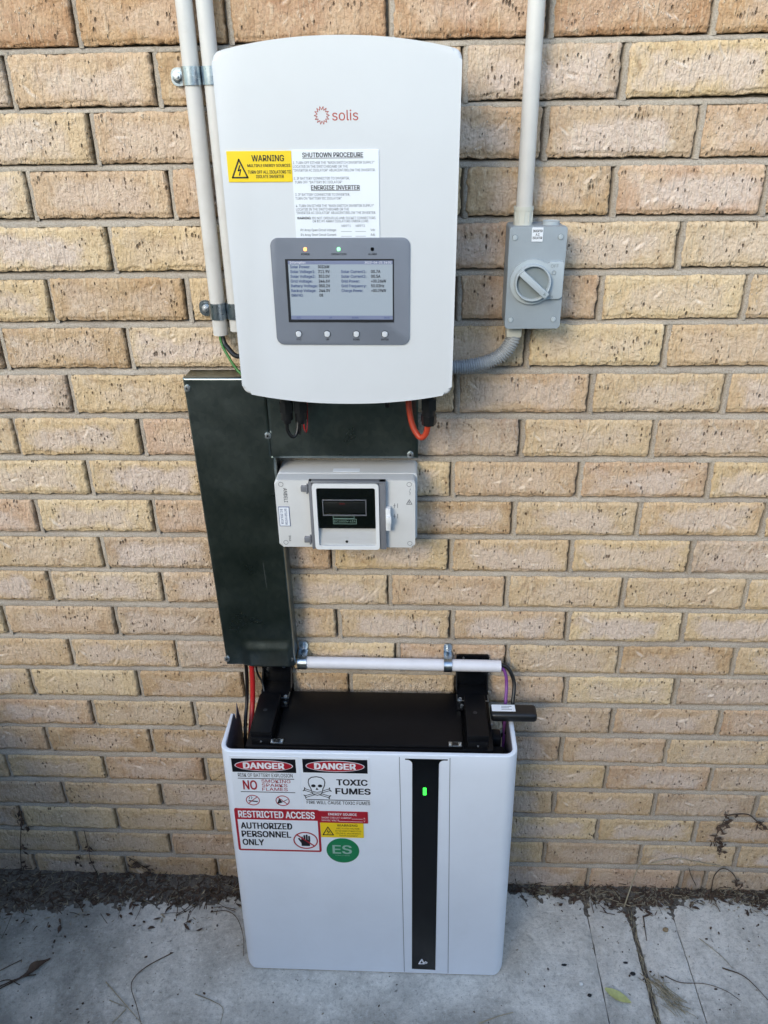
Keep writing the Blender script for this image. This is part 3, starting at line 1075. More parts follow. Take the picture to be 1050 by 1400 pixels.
text('WARNING:', -0.1205, -0.1005, 1.6537, 0.0034, ty, M['ink'], wp, 0.018, inv_xf)
text('MPPT1', -0.0570, -0.0440, 1.6432, 0.0031, ty, M['ink_grey'], wp, 0.0, inv_xf)
text('MPPT2', -0.0368, -0.0238, 1.6432, 0.0031, ty, M['ink_grey'], wp, 0.0, inv_xf)
for s, u, z in (('PV Array Open Circuit Voltage:', 'Vdc', 1.6376), ('PV Array Short Circuit Current:', 'Adc', 1.6310)):
    text(s, -0.1165, -0.0650, z, 0.0032, ty, M['ink'], wp, 0.0, inv_xf)
    text(u, -0.0158, -0.0090, z, 0.0032, ty, M['ink'], wp, 0.0, inv_xf)
    for xa in (-0.0580, -0.0375):
        stroke('entry_line', [(xa, z - 0.0005), (xa + 0.0150, z - 0.0005)], 0.0004, ty + 0.0002, ty, M['ink_grey'], wp, inv_xf)

# display panel
dp = prism('display_panel', rrect(-0.1622, 0.0410, 1.4722, 1.6285, 0.011, 6), IY + 0.001, IY - 0.0022, M['panel_grey'], inv, bev=0.0007, seg=2, xf=inv_xf)
py = IY - 0.0022
bm = bmesh.new()
bxo = (-0.1418, 0.0176, 1.5068, 1.5990)
for (a, b, c, d) in ((bxo[0], bxo[1], bxo[3] - 0.0022, bxo[3]), (bxo[0], bxo[1], bxo[2], bxo[2] + 0.0042),
                     (bxo[0], bxo[0] + 0.0040, bxo[2] + 0.0042, bxo[3] - 0.0022), (bxo[1] - 0.0018, bxo[1], bxo[2] + 0.0042, bxo[3] - 0.0022)):
    add_box(bm, a, b, py - 0.0008, py + 0.0003, c, d)
from_bm('screen_frame', bm, M['bezel'], dp, xf=inv_xf)
box('screen', -0.1378, 0.0158, py - 0.0004, py + 0.0003, 1.5110, 1.5968, M['screen'], dp, xf=inv_xf)
box('screen_bar', -0.1378, 0.0158, py - 0.0006, py - 0.0003, 1.5916, 1.5968, M['screen_bar'], dp, xf=inv_xf)
box('screen_bar', -0.1378, 0.0158, py - 0.0006, py - 0.0003, 1.5110, 1.5168, M['screen_bar'], dp, xf=inv_xf)
sy = py - 0.0008
rows = [('Solar Power:', '00326W', None, None), ('Solar Voltage1:', '211.9V', 'Solar Current1:', '00.7A'),
        ('Solar Voltage2:', '353.0V', 'Solar Current2:', '00.5A'), ('Grid Voltage:', '244.6V', 'Grid Power:', '+00.26kW'),
        ('Battery Voltage:', '050.2V', 'Grid Frequency:', '50.03Hz'), ('Backup Voltage:', '244.0V', 'Charge Power:', '+00.09kW'),
        ('DRM NO:', '08', None, None)]
W_ = 0.00245
for k, (a, b, c, d) in enumerate(rows):
    z = 1.5862 - k * 0.00685
    text(a, -0.1350, -0.1350 + W_ * len(a), z, 0.0040, sy, M['ink_blue'], dp, 0.012, inv_xf)
    text(b, -0.0935, -0.0935 + W_ * 1.12 * len(b), z, 0.0042, sy, M['ink'], dp, 0.012, inv_xf)
    if c:
        text(c, -0.0600, -0.0600 + W_ * len(c), z, 0.0040, sy, M['ink_blue'], dp, 0.012, inv_xf)
        text(d, -0.0160, -0.0160 + W_ * 1.12 * len(d), z, 0.0042, sy, M['ink'], dp, 0.012, inv_xf)
text('Information', -0.1350, -0.1120, 1.5928, 0.0030, sy, M['ink_white'], dp, 0.0, inv_xf)
text('2022-06-21 14:02', -0.0250, 0.0140, 1.5928, 0.0028, sy, M['ink_white'], dp, 0.0, inv_xf)
for s, xa, xb in (('ESC', -0.1290, -0.1230), ('UP', -0.0800, -0.0760), ('DOWN', -0.0450, -0.0360), ('ENTER', 0.0030, 0.0110)):
    text(s, xa, xb, 1.5124, 0.0028, sy, M['ink_blue'], dp, 0.0, inv_xf)
for x, s, m_ in ((-0.1113, 'POWER', 'led_orange'), (-0.0624, 'OPERATION', 'led_op'), (-0.0135, 'ALARM', 'black_gloss')):
    cyl('led', (x, py + 0.0004, 1.6128), (0, -1, 0), 0.0026, 0.0016, M[m_], dp, n=16, bev=0.0008, xf=inv_xf)
    hwid = 0.0012 * len(s)
    text(s, x - hwid, x + hwid, 1.6045, 0.0028, py - 0.0003, M['ink'], dp, 0.012, inv_xf)
for x, s in ((-0.1280, 'ESC'), (-0.0842, 'UP'), (-0.0398, 'DOWN'), (0.0036, 'ENTER')):
    ring('button_rim', x, 1.4890, 0.0053, 0.0053, 0.0009, py + 0.0003, py - 0.0006, M['bezel'], dp, inv_xf, 24)
    cyl('button', (x, py + 0.0002, 1.4890), (0, -1, 0), 0.0043, 0.0024, M['button'], dp, n=24, bev=0.0012, xf=inv_xf)
    hwid = 0.00115 * len(s)
    text(s, x - hwid, x + hwid, 1.4793, 0.0026, py - 0.0003, M['ink'], dp, 0.012, inv_xf)

# plugs and glands under the cover
for x, nm in ((-0.1715, 'dc_plug'), (-0.1470, 'dc_plug')):
    g = cyl(nm, (x, -0.115, 1.322), (0, 0, 1), 0.0102, 0.070, M['black'], inv, n=12, bev=0.001)
    cyl('plug_nut', (x, -0.115, 1.336), (0, 0, 1), 0.0122, 0.016, M['black'], g, n=6, bev=0.001)
    cyl('plug_tail', (x, -0.115, 1.314), (0, 0, 1), 0.0062, 0.010, M['black'], g, n=12, r2=0.0088)
g = cyl('cable_gland', (0.0712, -0.115, 1.318), (0, 0, 1), 0.0118, 0.076, M['black'], inv, n=20, bev=0.001)
cyl('gland_nut', (0.0712, -0.115, 1.311), (0, 0, 1), 0.0118, 0.018, M['black'], g, n=8, r2=0.0135)
cyl('gland_nut', (0.0712, -0.115, 1.340), (0, 0, 1), 0.0142, 0.016, M['black'], g, n=6, bev=0.001)
cyl('drain_plug', (0.0015, -0.13, 1.3480), (0, 0, 1), 0.0035, 0.045, M['black'], inv, n=10, r2=0.010)

# cables hanging below it
c_ = thing('orange_cable', 'orange cable looping from the duct up into the black gland under the inverter', 'cable', (0.05, -0.1, 1.28))
tube('sheath', [(0.036, -0.080, 1.400), (0.0365, -0.092, 1.345), (0.0430, -0.100, 1.306), (0.0560, -0.108, 1.2855), (0.0665, -0.113, 1.293), (0.0712, -0.115, 1.318)], 0.0052, M['orange_cable'], c_)
for nm, lab, pts, r_, mm in (
        ('black_cable', 'black cable looping below the left pair of plugs under the inverter', [(-0.1725, -0.115, 1.316), (-0.1722, -0.115, 1.300), (-0.1645, -0.114, 1.288), (-0.1570, -0.108, 1.296), (-0.1550, -0.095, 1.330), (-0.155, -0.09, 1.40)], 0.0031, 'black_cable'),
        ('thin_black_cable', 'thin black cable hanging from the second plug under the inverter', [(-0.1500, -0.115, 1.318), (-0.1512, -0.113, 1.300), (-0.1540, -0.104, 1.291), (-0.1590, -0.096, 1.315), (-0.160, -0.09, 1.40)], 0.0022, 'black_cable'),
        ('red_lead', 'short thin red lead beside the second plug under the inverter', [(-0.1440, -0.115, 1.318), (-0.1428, -0.114, 1.302), (-0.1420, -0.100, 1.293), (-0.140, -0.09, 1.32), (-0.14, -0.088, 1.40)], 0.0012, 'red_cable')):
    o = tube(nm, pts, r_, M[mm], None, n=10)
    tag(o, lab, 'cable')

# ------------------------------------------------------------------ conduits at the left of the inverter
def hollow_tube(name, pts, r, mat, parent, n=24, wall_t=0.0016):
    bm = bmesh.new()
    add_tube(bm, pts, r, n, cap=False)
    pts2 = [Vector(p) for p in pts]
    bm2 = bmesh.new()
    add_tube(bm2, pts2, r - wall_t, n, cap=False)
    tmp = bpy.data.meshes.new('t'); bm2.to_mesh(tmp); bm2.free()
    n0 = len(bm.verts)
    bm.from_mesh(tmp); bpy.data.meshes.remove(tmp)
    bm.verts.ensure_lookup_table()
    N = len(pts)
    for base in (0, (N - 1) * n):
        for k in range(n):
            a, b = bm.verts[base + k], bm.verts[base + (k + 1) % n]
            c, d = bm.verts[n0 + base + (k + 1) % n], bm.verts[n0 + base + k]
            bm.faces.new((a, b, c, d))
    return from_bm(name, bm, mat, parent, smooth=50)

o = hollow_tube('conduit', [(-0.2938, -0.024, 1.445), (-0.2938, -0.024, 2.49)], 0.0128, M['conduit'], None)
tag(o, 'outer grey plastic conduit left of the inverter, ending at the second clip', 'conduit', 'conduits left of the inverter')
o = hollow_tube('conduit', [(-0.2635, -0.024, 1.452), (-0.2635, -0.024, 2.49)], 0.0125, M['conduit'], None)
tag(o, 'inner grey plastic conduit, partly hidden by the left edge of the inverter', 'conduit', 'conduits left of the inverter')

def saddle(name, label, cx, cy, r, z, h, ear, up=False, group=None, bolt='zinc'):
    """half saddle: strap over the tube plus an ear with a bolt. ear: -1 left; up=True -> tube runs along x, ear above"""
    t = thing(name, label, 'pipe clip', (cx, 0, z), group)
    R = r + 0.0012
    prof = []
    # profile in (a, y): a across the tube; starts at ear end on the wall
    L_ear = 0.024
    prof.append((-(R + 0.004), -0.0035))
    prof.append((-(R + 0.002), -0.0035))
    prof.append((-R, cy))
    for k in range(1, 12):
        an = math.pi - math.pi * k / 12
        prof.append((R * math.cos(an), cy - R * math.sin(an)))
    prof.append((R, cy))
    prof.append((R, -0.003))
    bm = bmesh.new()
    th = 0.0013
    def off(p, q):
        d = Vector((q[0] - p[0], q[1] - p[1])); d.normalize()
        return Vector((d.y, -d.x))
    rows = []
    for i, p in enumerate(prof):
        a = prof[max(i - 1, 0)]; b = prof[min(i + 1, len(prof) - 1)]
        nrm = off(a, b)
        for sgn in (0, 1):
            pass
        rows.append((Vector(p), Vector(p) + nrm * th))
    def P3(q, s):
        if up:
            return Vector((cx + s, q[1], z - q[0]))
        return Vector((cx - ear * q[0] * 1.0 if ear > 0 else cx + q[0], q[1], z + s))
    grid = []
    for (a, b) in rows:
        grid.append([bm.verts.new(P3(a, -h / 2)), bm.verts.new(P3(a, h / 2)), bm.verts.new(P3(b, h / 2)), bm.verts.new(P3(b, -h / 2))])
    for g0, g1 in zip(grid, grid[1:]):
        for k in range(4):
            bm.faces.new((g0[k], g0[(k + 1) % 4], g1[(k + 1) % 4], g1[k]))
    bm.faces.new(grid[0]); bm.faces.new(grid[-1][::-1])
    bmesh.ops.recalc_face_normals(bm, faces=bm.faces[:])
    # round the end of the ear
    es = []
    for e in bm.edges:
        m_ = (e.verts[0].co + e.verts[1].co) / 2
    from_bm('strap', bm, M['zinc'], t)
    ea, eb = -(R + L_ear), -(R + 0.0015)
    if up:
        prism('ear', rrect(cx - h / 2, cx + h / 2, z - eb, z - ea, h * 0.42), -0.0030, -0.0047, M['zinc'], t, bev=0.0003, seg=1)
    else:
        xa_, xb_ = sorted((P3((ea, 0), 0).x, P3((eb, 0), 0).x))
        prism('ear', rrect(xa_, xb_, z - h / 2, z + h / 2, h * 0.36), -0.0030, -0.0047, M['zinc'], t, bev=0.0003, seg=1)
    q = Vector((-(R + L_ear * 0.52), -0.0048))
    c = P3(q, 0)
    # rounded ear tip washer, nut
    cyl('washer', (c.x, -0.0034, c.z), (0, -1, 0), h * 0.36, 0.0022, M['zinc'], t, n=20, bev=0.0004)
    b_ = cyl('bolt_head', (c.x, -0.0052, c.z), (0, -1, 0), h * 0.23, 0.0065, M['steel'], t, n=6, bev=0.0006)
    cyl('stud', (c.x, -0.0117, c.z), (0, -1, 0), h * 0.10, 0.004, M['steel'], b_, n=12, bev=0.0004)
    return t
G_ = 'zinc clips on the left conduits'
saddle('conduit_clip', 'upper zinc clip with bolted ear around the outer left conduit', -0.2938, -0.024, 0.0128, 1.8425, 0.0255, -1, group=G_)
saddle('conduit_clip', 'lower zinc clip with bolted ear near the end of the outer left conduit', -0.2938, -0.024, 0.0128, 1.4868, 0.0275, -1, group=G_)
saddle('conduit_clip', 'upper zinc clip around the inner left conduit, half behind the inverter', -0.2635, -0.024, 0.0125, 1.8425, 0.0250, 1, group=G_)
saddle('conduit_clip', 'lower zinc clip around the inner left conduit, half behind the inverter', -0.2635, -0.024, 0.0125, 1.4868, 0.0270, 1, group=G_)

o = tube('black_cable', [(-0.2915, -0.024, 1.50), (-0.2905, -0.026, 1.440), (-0.280, -0.036, 1.423), (-0.262, -0.05, 1.413), (-0.235, -0.065, 1.425), (-0.21, -0.07, 1.43)], 0.0043, M['black_cable'])
tag(o, 'black cable curving out of the left conduit towards the inverter', 'cable')
o = tube('green_cable', [(-0.2965, -0.026, 1.50), (-0.2945, -0.028, 1.438), (-0.282, -0.040, 1.412), (-0.262, -0.05, 1.385), (-0.24, -0.06, 1.38), (-0.2, -0.065, 1.42)], 0.0024, M['green_cable'])
tag(o, 'thin green earth cable curving out of the left conduit', 'cable')

# ------------------------------------------------------------------ AC isolator at the right
iso = thing('ac_isolator', 'grey rotary AC isolator switch box on the wall right of the inverter', 'isolator', (0.242, 0, 1.463))
ix0, ix1, iz0, iz1 = 0.1965, 0.2868, 1.4640, 1.6245
iy = -0.0715
prism('housing', rrect(ix0 + 0.001, ix1 - 0.001, iz0 + 0.001, iz1 - 0.001, 0.005), -0.001, iy + 0.0165, M['iso'], iso, bev=0.001)
prism('face_plate', rrect(ix0, ix1, iz0, iz1, 0.0042), iy + 0.016, iy, M['iso'], iso, bev=0.0016)
for x, z in ((0.2052, 1.6085), (0.2768, 1.6090), (0.2055, 1.4790), (0.2755, 1.4795)):
    ring('screw_recess', x, z, 0.0048, 0.0048, 0.0008, iy + 0.0005, iy - 0.0004, M['iso_dark'], iso, None, 20)
    cyl('screw_cap', (x, iy + 0.001, z), (0, -1, 0), 0.0039, 0.0030, M['iso_pale'], iso, n=20, bev=0.0012)
# raised switch plate: disc with a tab to the right
kx, kz = 0.2362, 1.5405
ol = []
R = 0.0355
for k in range(0, 33):
    a = math.radians(50 + (310 - 50) * k / 32)
    ol.append((kx + R * math.cos(a), kz + R * math.sin(a)))
tabx = 0.2858
ol += [(kx + R * math.cos(math.radians(310)) + 0.004, kz - 0.0272), (tabx - 0.004, kz - 0.0272), (tabx, kz - 0.0235), (tabx, kz + 0.0285), (tabx - 0.003, kz + 0.0315), (kx + R * math.cos(math.radians(50)) + 0.004, kz + 0.0315)]
sp = prism('switch_plate', ol, iy + 0.001, iy - 0.0060, M['iso_pale'], iso, bev=0.0012, seg=2)
# knob: ring wall, recessed floor and a bar across it
kn = cyl('knob', (kx, iy - 0.0055, kz), (0, -1, 0), 0.0290, 0.0035, M['iso_dark'], iso, n=48)
bm = bmesh.new()
prof = [(0.0292, 0.0058), (0.0292, 0.0150), (0.0282, 0.0165), (0.0264, 0.0165), (0.0254, 0.0150), (0.0250, 0.0085)]
n = 56
rows = [[bm.verts.new((kx + r_ * math.cos(2 * math.pi * k / n), iy - y_, kz + r_ * math.sin(2 * math.pi * k / n))) for k in range(n)] for r_, y_ in prof]
for a, b in zip(rows, rows[1:]):
    for k in range(n):
        bm.faces.new((a[k], a[(k + 1) % n], b[(k + 1) % n], b[k]))
from_bm('knob_rim', bm, M['iso_pale'], kn)
ang = math.radians(-41)
def kxf(p):
    c, s = math.cos(ang), math.sin(ang)
    return Vector((kx + c * p[0] - s * p[2], p[1], kz + s * p[0] + c * p[2]))
bm = bmesh.new()
add_box(bm, -0.0262, 0.0300, iy - 0.0245, iy - 0.0080, -0.0052, 0.0052, 0.0010, 2)
from_bm('knob_bar', bm, M['iso_pale'], kn, xf=kxf)
prism('pointer', [(0.0225, -0.0026), (0.0272, 0.0), (0.0225, 0.0026)], iy - 0.0243, iy - 0.0248, M['iso_dark'], kn, xf=kxf)
text('OFF', 0.2640, 0.2765, kz + 0.0225, 0.0052, iy - 0.0064, M['iso_dark'], sp, 0.0)
ring('off_mark', 0.2695, kz + 0.0150, 0.0036, 0.0036, 0.0011, iy - 0.0058, iy - 0.0072, M['iso'], sp, None, 20)
text('ON', 0.2630, 0.2705, kz - 0.0250, 0.0036, iy - 0.0064, M['iso_dark'], sp, 0.0)
stroke('on_mark', [(0.2668, kz - 0.0150), (0.2668, kz - 0.0205)], 0.0016, iy - 0.0058, iy - 0.0070, M['iso'], sp)
lb = plate('name_label', 0.2312, 0.2488, 1.6022, 1.6235, iy, 0.0014, M['sticker_white'], iso)
for s, xa, xb, z in (('INVERTER', 0.2326, 0.2474, 1.6165), ('A.C', 0.2370, 0.2430, 1.6112), ('ISOLATOR', 0.2326, 0.2474, 1.6062)):
    text(s, xa, xb, z, 0.0036, iy - 0.0016, M['ink'], lb, 0.02)
# blanking plug on top, gland below
cyl('blanking_plug', (0.2655, -0.036, 1.6235), (0, 0, 1), 0.0135, 0.0042, M['iso_pale'], iso, n=28, bev=0.0012)
gl = box('conduit_entry', 0.2025, 0.2285, -0.049, -0.023, 1.4425, 1.4645, M['coupling'], iso, bev=0.003)

o = thing('conduit_riser', 'grey plastic conduit rising from the AC isolator to the top of the photo', 'conduit', (0.2205, -0.036, 1.625))
hollow_tube('pipe', [(0.2212, -0.034, 1.640), (0.2212, -0.034, 2.49)], 0.0128, M['conduit'], o)
bm = bmesh.new()
add_cyl(bm, (0.2205, -0.035, 1.6235), (0, 0, 1), 0.0152, 0.0235, 32, bev=0.0008)
add_cyl(bm, (0.2205, -0.035, 1.6465), (0, 0, 1), 0.0160, 0.0040, 32, bev=0.0010)
cp = from_bm('coupling', bm, M['coupling'], o)
for k in range(5):
    a = math.radians(-150 + 30 * k)
    c = Vector((0.2205 + 0.0152 * math.cos(a), -0.035 + 0.0152 * math.sin(a), 1.630))
    cyl('grip_rib', (c.x, c.y, 1.628), (0, 0, 1), 0.0009, 0.016, M['coupling'], cp, n=6)

# corrugated flexible conduit
pts = smooth_path([(0.2155, -0.036, 1.4440), (0.2130, -0.037, 1.4330), (0.2010, -0.038, 1.4150), (0.1800, -0.040, 1.4010), (0.1500, -0.042, 1.3930), (0.1150, -0.044, 1.3900), (0.060, -0.046, 1.3915)], 40)
L = [0.0]
for a, b in zip(pts, pts[1:]):
    L.append(L[-1] + (b - a).length)
fine = []
step = 0.00065
k = 0
s = 0.0
while s < L[-1]:
    while L[k + 1] < s:
        k += 1
    t = (s - L[k]) / (L[k + 1] - L[k])
    fine.append(pts[k].lerp(pts[k + 1], t))
    s += step
Nf = len(fine)
bm = bmesh.new()
add_tube(bm, fine, lambda f: 0.0116 + 0.0013 * (1 if math.sin(f * (Nf - 1) * step * 2 * math.pi / 0.0041) > -0.15 else -0.75), 24)
o = from_bm('flexible_conduit', bm, M['flex'], None, smooth=75)
tag(o, 'grey corrugated flexible conduit curving from the AC isolator behind the inverter', 'conduit')

# ------------------------------------------------------------------ galvanised duct
duct = thing('cable_duct', 'dark galvanised steel cable duct, L-shaped, below and left of the inverter', 'cable duct', (-0.28, 0, 0.74))
dy = -0.0528
# outline: wide top, cut-out for the enclosure, long leg down
def sheet(name, left, right, ztop, zbot, nx, nz, front, back, dent):
    bm = bmesh.new()
    g = []
    for j in range(nz + 1):
        z = ztop + (zbot - ztop) * j / nz
        xl, xr = left(z), right(z)
        row = []
        for i in range(nx + 1):
            x = xl + (xr - xl) * i / nx
            e = min(x - xl, xr - x, ztop - z, z - zbot)
            r = 0.0022
            rd = r - math.sqrt(max(0, r * r - (r - min(e, r)) ** 2))
            row.append(bm.verts.new((x, front + rd - dent(x, z) * min(1, min(x - xl, xr - x, ztop - z) / 0.012), z)))
        g.append(row)
    for j in range(nz):
        for i in range(nx):
            bm.faces.new((g[j][i], g[j][i + 1], g[j + 1][i + 1], g[j + 1][i]))
    rim = g[0] + [g[j][nx] for j in range(1, nz + 1)] + g[nz][:-1][::-1] + [g[j][0] for j in range(nz - 1, 0, -1)]
    bk = [bm.verts.new((v.co.x, back, v.co.z)) for v in rim]
    n = len(rim)
    for k in range(n):
        bm.faces.new((rim[k], bk[k], bk[(k + 1) % n], rim[(k + 1) % n]))
    return from_bm(name, bm, M['galv'], duct, smooth=50)
def smooth01(t):
    t = max(0.0, min(1.0, t))
    return t * t * (3 - 2 * t)
def dent_leg(x, z):
    d = 0.0011 * noise.noise(Vector((x * 9, 0, z * 5))) + 0.0004 * noise.noise(Vector((x * 24, 2, z * 16)))
    u = (x + 0.322) / 0.026; w = (0.812 - z) / 0.030
    return d + 0.0065 * smooth01(u) * smooth01(w)
sheet('vertical_cover', lambda z: -0.3532 + (z - 0.744) / (1.3748 - 0.744) * -0.0108, lambda z: -0.2062 - (z - 0.742) * 0.0096 if z < 1.2215 else -0.2185, 1.3748, 0.7420, 60, 260, dy, dy + 0.012, dent_leg)
prism('back_tray', [(-0.3632, 1.374), (-0.3524, 0.748), (-0.2070, 0.748), (-0.2116, 1.2205), (-0.2116, 1.374)], -0.001, dy + 0.0118, M['galv'], duct)
sheet('cross_cover', lambda z: -0.2176, lambda z: 0.0532, 1.3746, 1.2208, 80, 50, dy + 0.0004, dy + 0.0125, lambda x, z: 0.0008 * noise.noise(Vector((x * 8, 5, z * 9))))
prism('cross_tray', [(-0.2110, 1.374), (-0.2110, 1.2215), (0.0520, 1.2215), (0.0530, 1.374)], -0.001, dy + 0.0123, M['galv'], duct)
for x, z in ((-0.3578, 1.3565), (-0.2206, 1.2663), (0.0391, 1.2292), (-0.3505, 0.7590), (-0.2145, 0.7612)):
    s_ = cyl('screw', (x, dy + 0.001, z), (0, -1, 0), 0.0056, 0.0044, M['steel'], duct, n=20, bev=0.0022)
    cyl('screw_socket', (x, dy - 0.0028, z), (0, -1, 0), 0.0022, 0.0008, M['bezel'], s_, n=6)
# faint scribed fold line down the leg
bm = bmesh.new()
stroke_bm(bm, [(-0.2555, 1.05), (-0.2420, 0.7445)], 0.0007, dy + 0.0002, dy - 0.00025)
stroke_bm(bm, [(-0.2395, 0.80), (-0.2376, 0.7445)], 0.0006, dy + 0.0002, dy - 0.00025)
from_bm('fold_line', bm, M['steel'], duct)

# ------------------------------------------------------------------ enclosure with breaker
enc = thing('breaker_enclosure', 'white plastic breaker enclosure with clear hinged window, in the duct cut-out', 'breaker box', (-0.08, 0, 1.054))
ex0, ex1, ez0, ez1 = -0.2090, 0.0485, 1.0545, 1.1940
ey = -0.0900
prism('base', rrect(ex0 + 0.0005, ex1 + 0.0035, ez0 + 0.0005, ez1 + 0.001, 0.007), -0.001, ey + 0.030, M['enc'], enc, bev=0.002)
prism('lid', rrect(ex0, ex1, ez0, ez1, 0.0065), ey + 0.0295, ey, M['enc'], enc, bev=0.0045, seg=4)
box('maker_label', -0.105, -0.055, -0.0545, -0.0405, ez1 + 0.0005, ez1 + 0.0014, M['sticker_white'], enc)
ny_ = -0.0905
# screw plugs
for x, z in ((-0.1972, 1.1855), (-0.1965, 1.0640), (0.0375, 1.1860), (0.0385, 1.0635)):
    ring('screw_plug', x, z, 0.0046, 0.0046, 0.0007, ey + 0.0005, ey - 0.0004, M['smoke'], enc, None, 24)
# window surround: raised white frame, recess, breaker
wx0, wx1, wz0, wz1 = -0.1385, -0.0175, 1.0575, 1.1935
bm = bmesh.new()
def frame_bm(bm, o, i, yo, yi, yb):
    """picture frame from outer rounded rect o to inner i, front at yo, inner lip at yi going back to yb"""
    n = len(o)
    vo0 = [bm.verts.new((x, ey + 0.001, z)) for x, z in o]
    vo = [bm.verts.new((x, yo, z)) for x, z in o]
    vi = [bm.verts.new((x, yi, z)) for x, z in i]
    vb = [bm.verts.new((x, yb, z)) for x, z in i]
    for a, b in ((vo0, vo), (vo, vi), (vi, vb)):
        for k in range(n):
            bm.faces.new((a[k], a[(k + 1) % n], b[(k + 1) % n], b[k]))
frame_bm(bm, rrect(wx0, wx1, wz0, wz1, 0.006), rrect(wx0 + 0.0075, wx1 - 0.0065, wz0 + 0.0075, wz1 - 0.0085, 0.004), ey - 0.0150, ey - 0.0150, ey - 0.0006)
wf = from_bm('window_frame', bm, M['enc_frame'], enc)
box('recess_floor', wx0 + 0.006, wx1 - 0.005, ey - 0.0010, ey - 0.0003, wz0 + 0.006, wz1 - 0.006, M['enc_frame'], enc)
br = box('breaker', wx0 + 0.0085, wx1 - 0.0075, ey - 0.0105, ey - 0.0009, 1.1000, 1.1830, M['black_gloss'], enc, bev=0.001)
bm = bmesh.new()
for (a, b, c, d) in ((-0.1215, -0.0405, 1.1585, 1.1605), (-0.1215, -0.0405, 1.1275, 1.1295), (-0.1215, -0.1195, 1.1295, 1.1585), (-0.0425, -0.0405, 1.1295, 1.1585)):
    add_box(bm, a, b, ey - 0.0128, ey - 0.0104, c, d, 0.0003, 1)
from_bm('toggle_guard', bm, M['smoke'], br)
box('toggle', -0.1180, -0.0440, ey - 0.0122, ey - 0.0104, 1.1335, 1.1560, M['black'], br, bev=0.001)
box('red_indicator', -0.0900, -0.0800, ey - 0.0126, ey - 0.0120, 1.1510, 1.1540, M['dim_red'], br)
bm = bmesh.new()
for (xa, xb, za, zb) in ((-0.1030, -0.0600, 1.1100, 1.1200), (-0.1030, -0.0640, 1.1215, 1.1265)):
    stroke_bm(bm, [(xa, za), (xb, za), (xb, zb), (xa, zb), (xa, za)], 0.0007, ey - 0.0103, ey - 0.0108)
from_bm('rating_print', bm, M['ink_silver'], br)
text('DC1000V 63A', -0.1015, -0.0615, 1.1130, 0.0042, ey - 0.0107, M['ink_silver'], br)
# sloping ledge below the breaker with its screw hole
bm = bmesh.new()
vv = [bm.verts.new(p) for p in ((wx0 + 0.0075, ey - 0.0020, 1.0995), (wx1 - 0.0065, ey - 0.0020, 1.0995), (wx1 - 0.0065, ey - 0.0090, 1.0780), (wx0 + 0.0075, ey - 0.0090, 1.0780),
                                (wx0 + 0.0075, ey - 0.0100, 1.0650), (wx1 - 0.0065, ey - 0.0100, 1.0650))]
bm.faces.new((vv[0], vv[1], vv[2], vv[3])); bm.faces.new((vv[3], vv[2], vv[5], vv[4]))
from_bm('ledge', bm, M['enc_frame'], enc)
cyl('screw_hole', (-0.0795, ey - 0.0088, 1.0720), (0, -1, 0), 0.0026, 0.0016, M['bezel'], enc, n=16)
# clear hinged cover with smoked side strips
cv = prism('clear_cover', rrect(wx0 + 0.0078, wx1 - 0.0068, wz0 + 0.0078, wz1 - 0.0088, 0.004), ey - 0.0132, ey - 0.0140, M['clear'], enc, bev=0.0004, seg=1)
box('hinge_strip', wx0 - 0.0065, wx0 - 0.0005, ey - 0.0120, ey + 0.0005, wz0 - 0.001, wz1 + 0.003, M['smoke'], cv, bev=0.001)
box('latch_strip', wx1 + 0.0005, wx1 + 0.0125, ey - 0.0120, ey + 0.0005, wz0 - 0.001, wz1 + 0.003, M['smoke'], cv, bev=0.001)
box('top_rail', wx0 - 0.0065, wx1 + 0.0125, ey - 0.0140, ey + 0.0005, wz1 + 0.0005, wz1 + 0.0030, M['smoke'], cv, bev=0.0006)
for z in (1.1790, 1.0730):
    box('hinge', -0.1600, wx0 - 0.005, ey - 0.0075, ey + 0.0005, z - 0.0055, z + 0.0055, M['smoke'], cv, bev=0.001)
    box('hinge_pin', -0.1500, -0.1470, ey - 0.0095, ey + 0.0005, z - 0.0085, z + 0.0085, M['smoke'], cv, bev=0.0006)
la = box('latch', -0.0055, 0.0035, ey - 0.0165, ey + 0.0005, 1.0985, 1.1435, M['enc_frame'], enc, bev=0.0014)
box('latch_grip', -0.0045, 0.0050, ey - 0.0225, ey - 0.0160, 1.1150, 1.1300, M['enc_frame'], la, bev=0.0014)
# print on the lid
text('ANDELI', 1.1490, 1.1780, -0.1935, 0.0068, ey - 0.0003, M['ink_grey'], enc, 0.01, rot=-90)
text('IP66', 1.0670, 1.0790, -0.1900, 0.0036, ey - 0.0003, M['ink_grey'], enc, 0.01, rot=-90)
lb = plate('name_label', -0.2055, -0.1850, 1.0990, 1.1400, ey, 0.0009, M['ink_blue'], enc)
plate('label_face', -0.2045, -0.1860, 1.1002, 1.1388, ey - 0.0008, 0.0003, M['sticker_white'], lb)
text('BATTERY SYSTEM', 1.1030, 1.1360, -0.1945, 0.0044, ey - 0.0013, M['ink_blue'], lb, 0.01, rot=-90)
text('D.C. ISOLATOR', 1.1040, 1.1350, -0.2020, 0.0044, ey - 0.0013, M['ink_blue'], lb, 0.01, rot=-90)
bm = bmesh.new()
t0 = [(0.0305, 1.1500), (0.0410, 1.1455), (0.0410, 1.1560), (0.0305, 1.1500)]
t0 = [(0.0325, 1.1460), (0.0425, 1.1460), (0.0375, 1.1555), (0.0325, 1.1460)]
stroke_bm(bm, t0, 0.0009, ey, ey - 0.0004)
stroke_bm(bm, [(0.0375, 1.1520), (0.0362, 1.1500), (0.0385, 1.1498), (0.0372, 1.1475)], 0.0006, ey, ey - 0.0004)
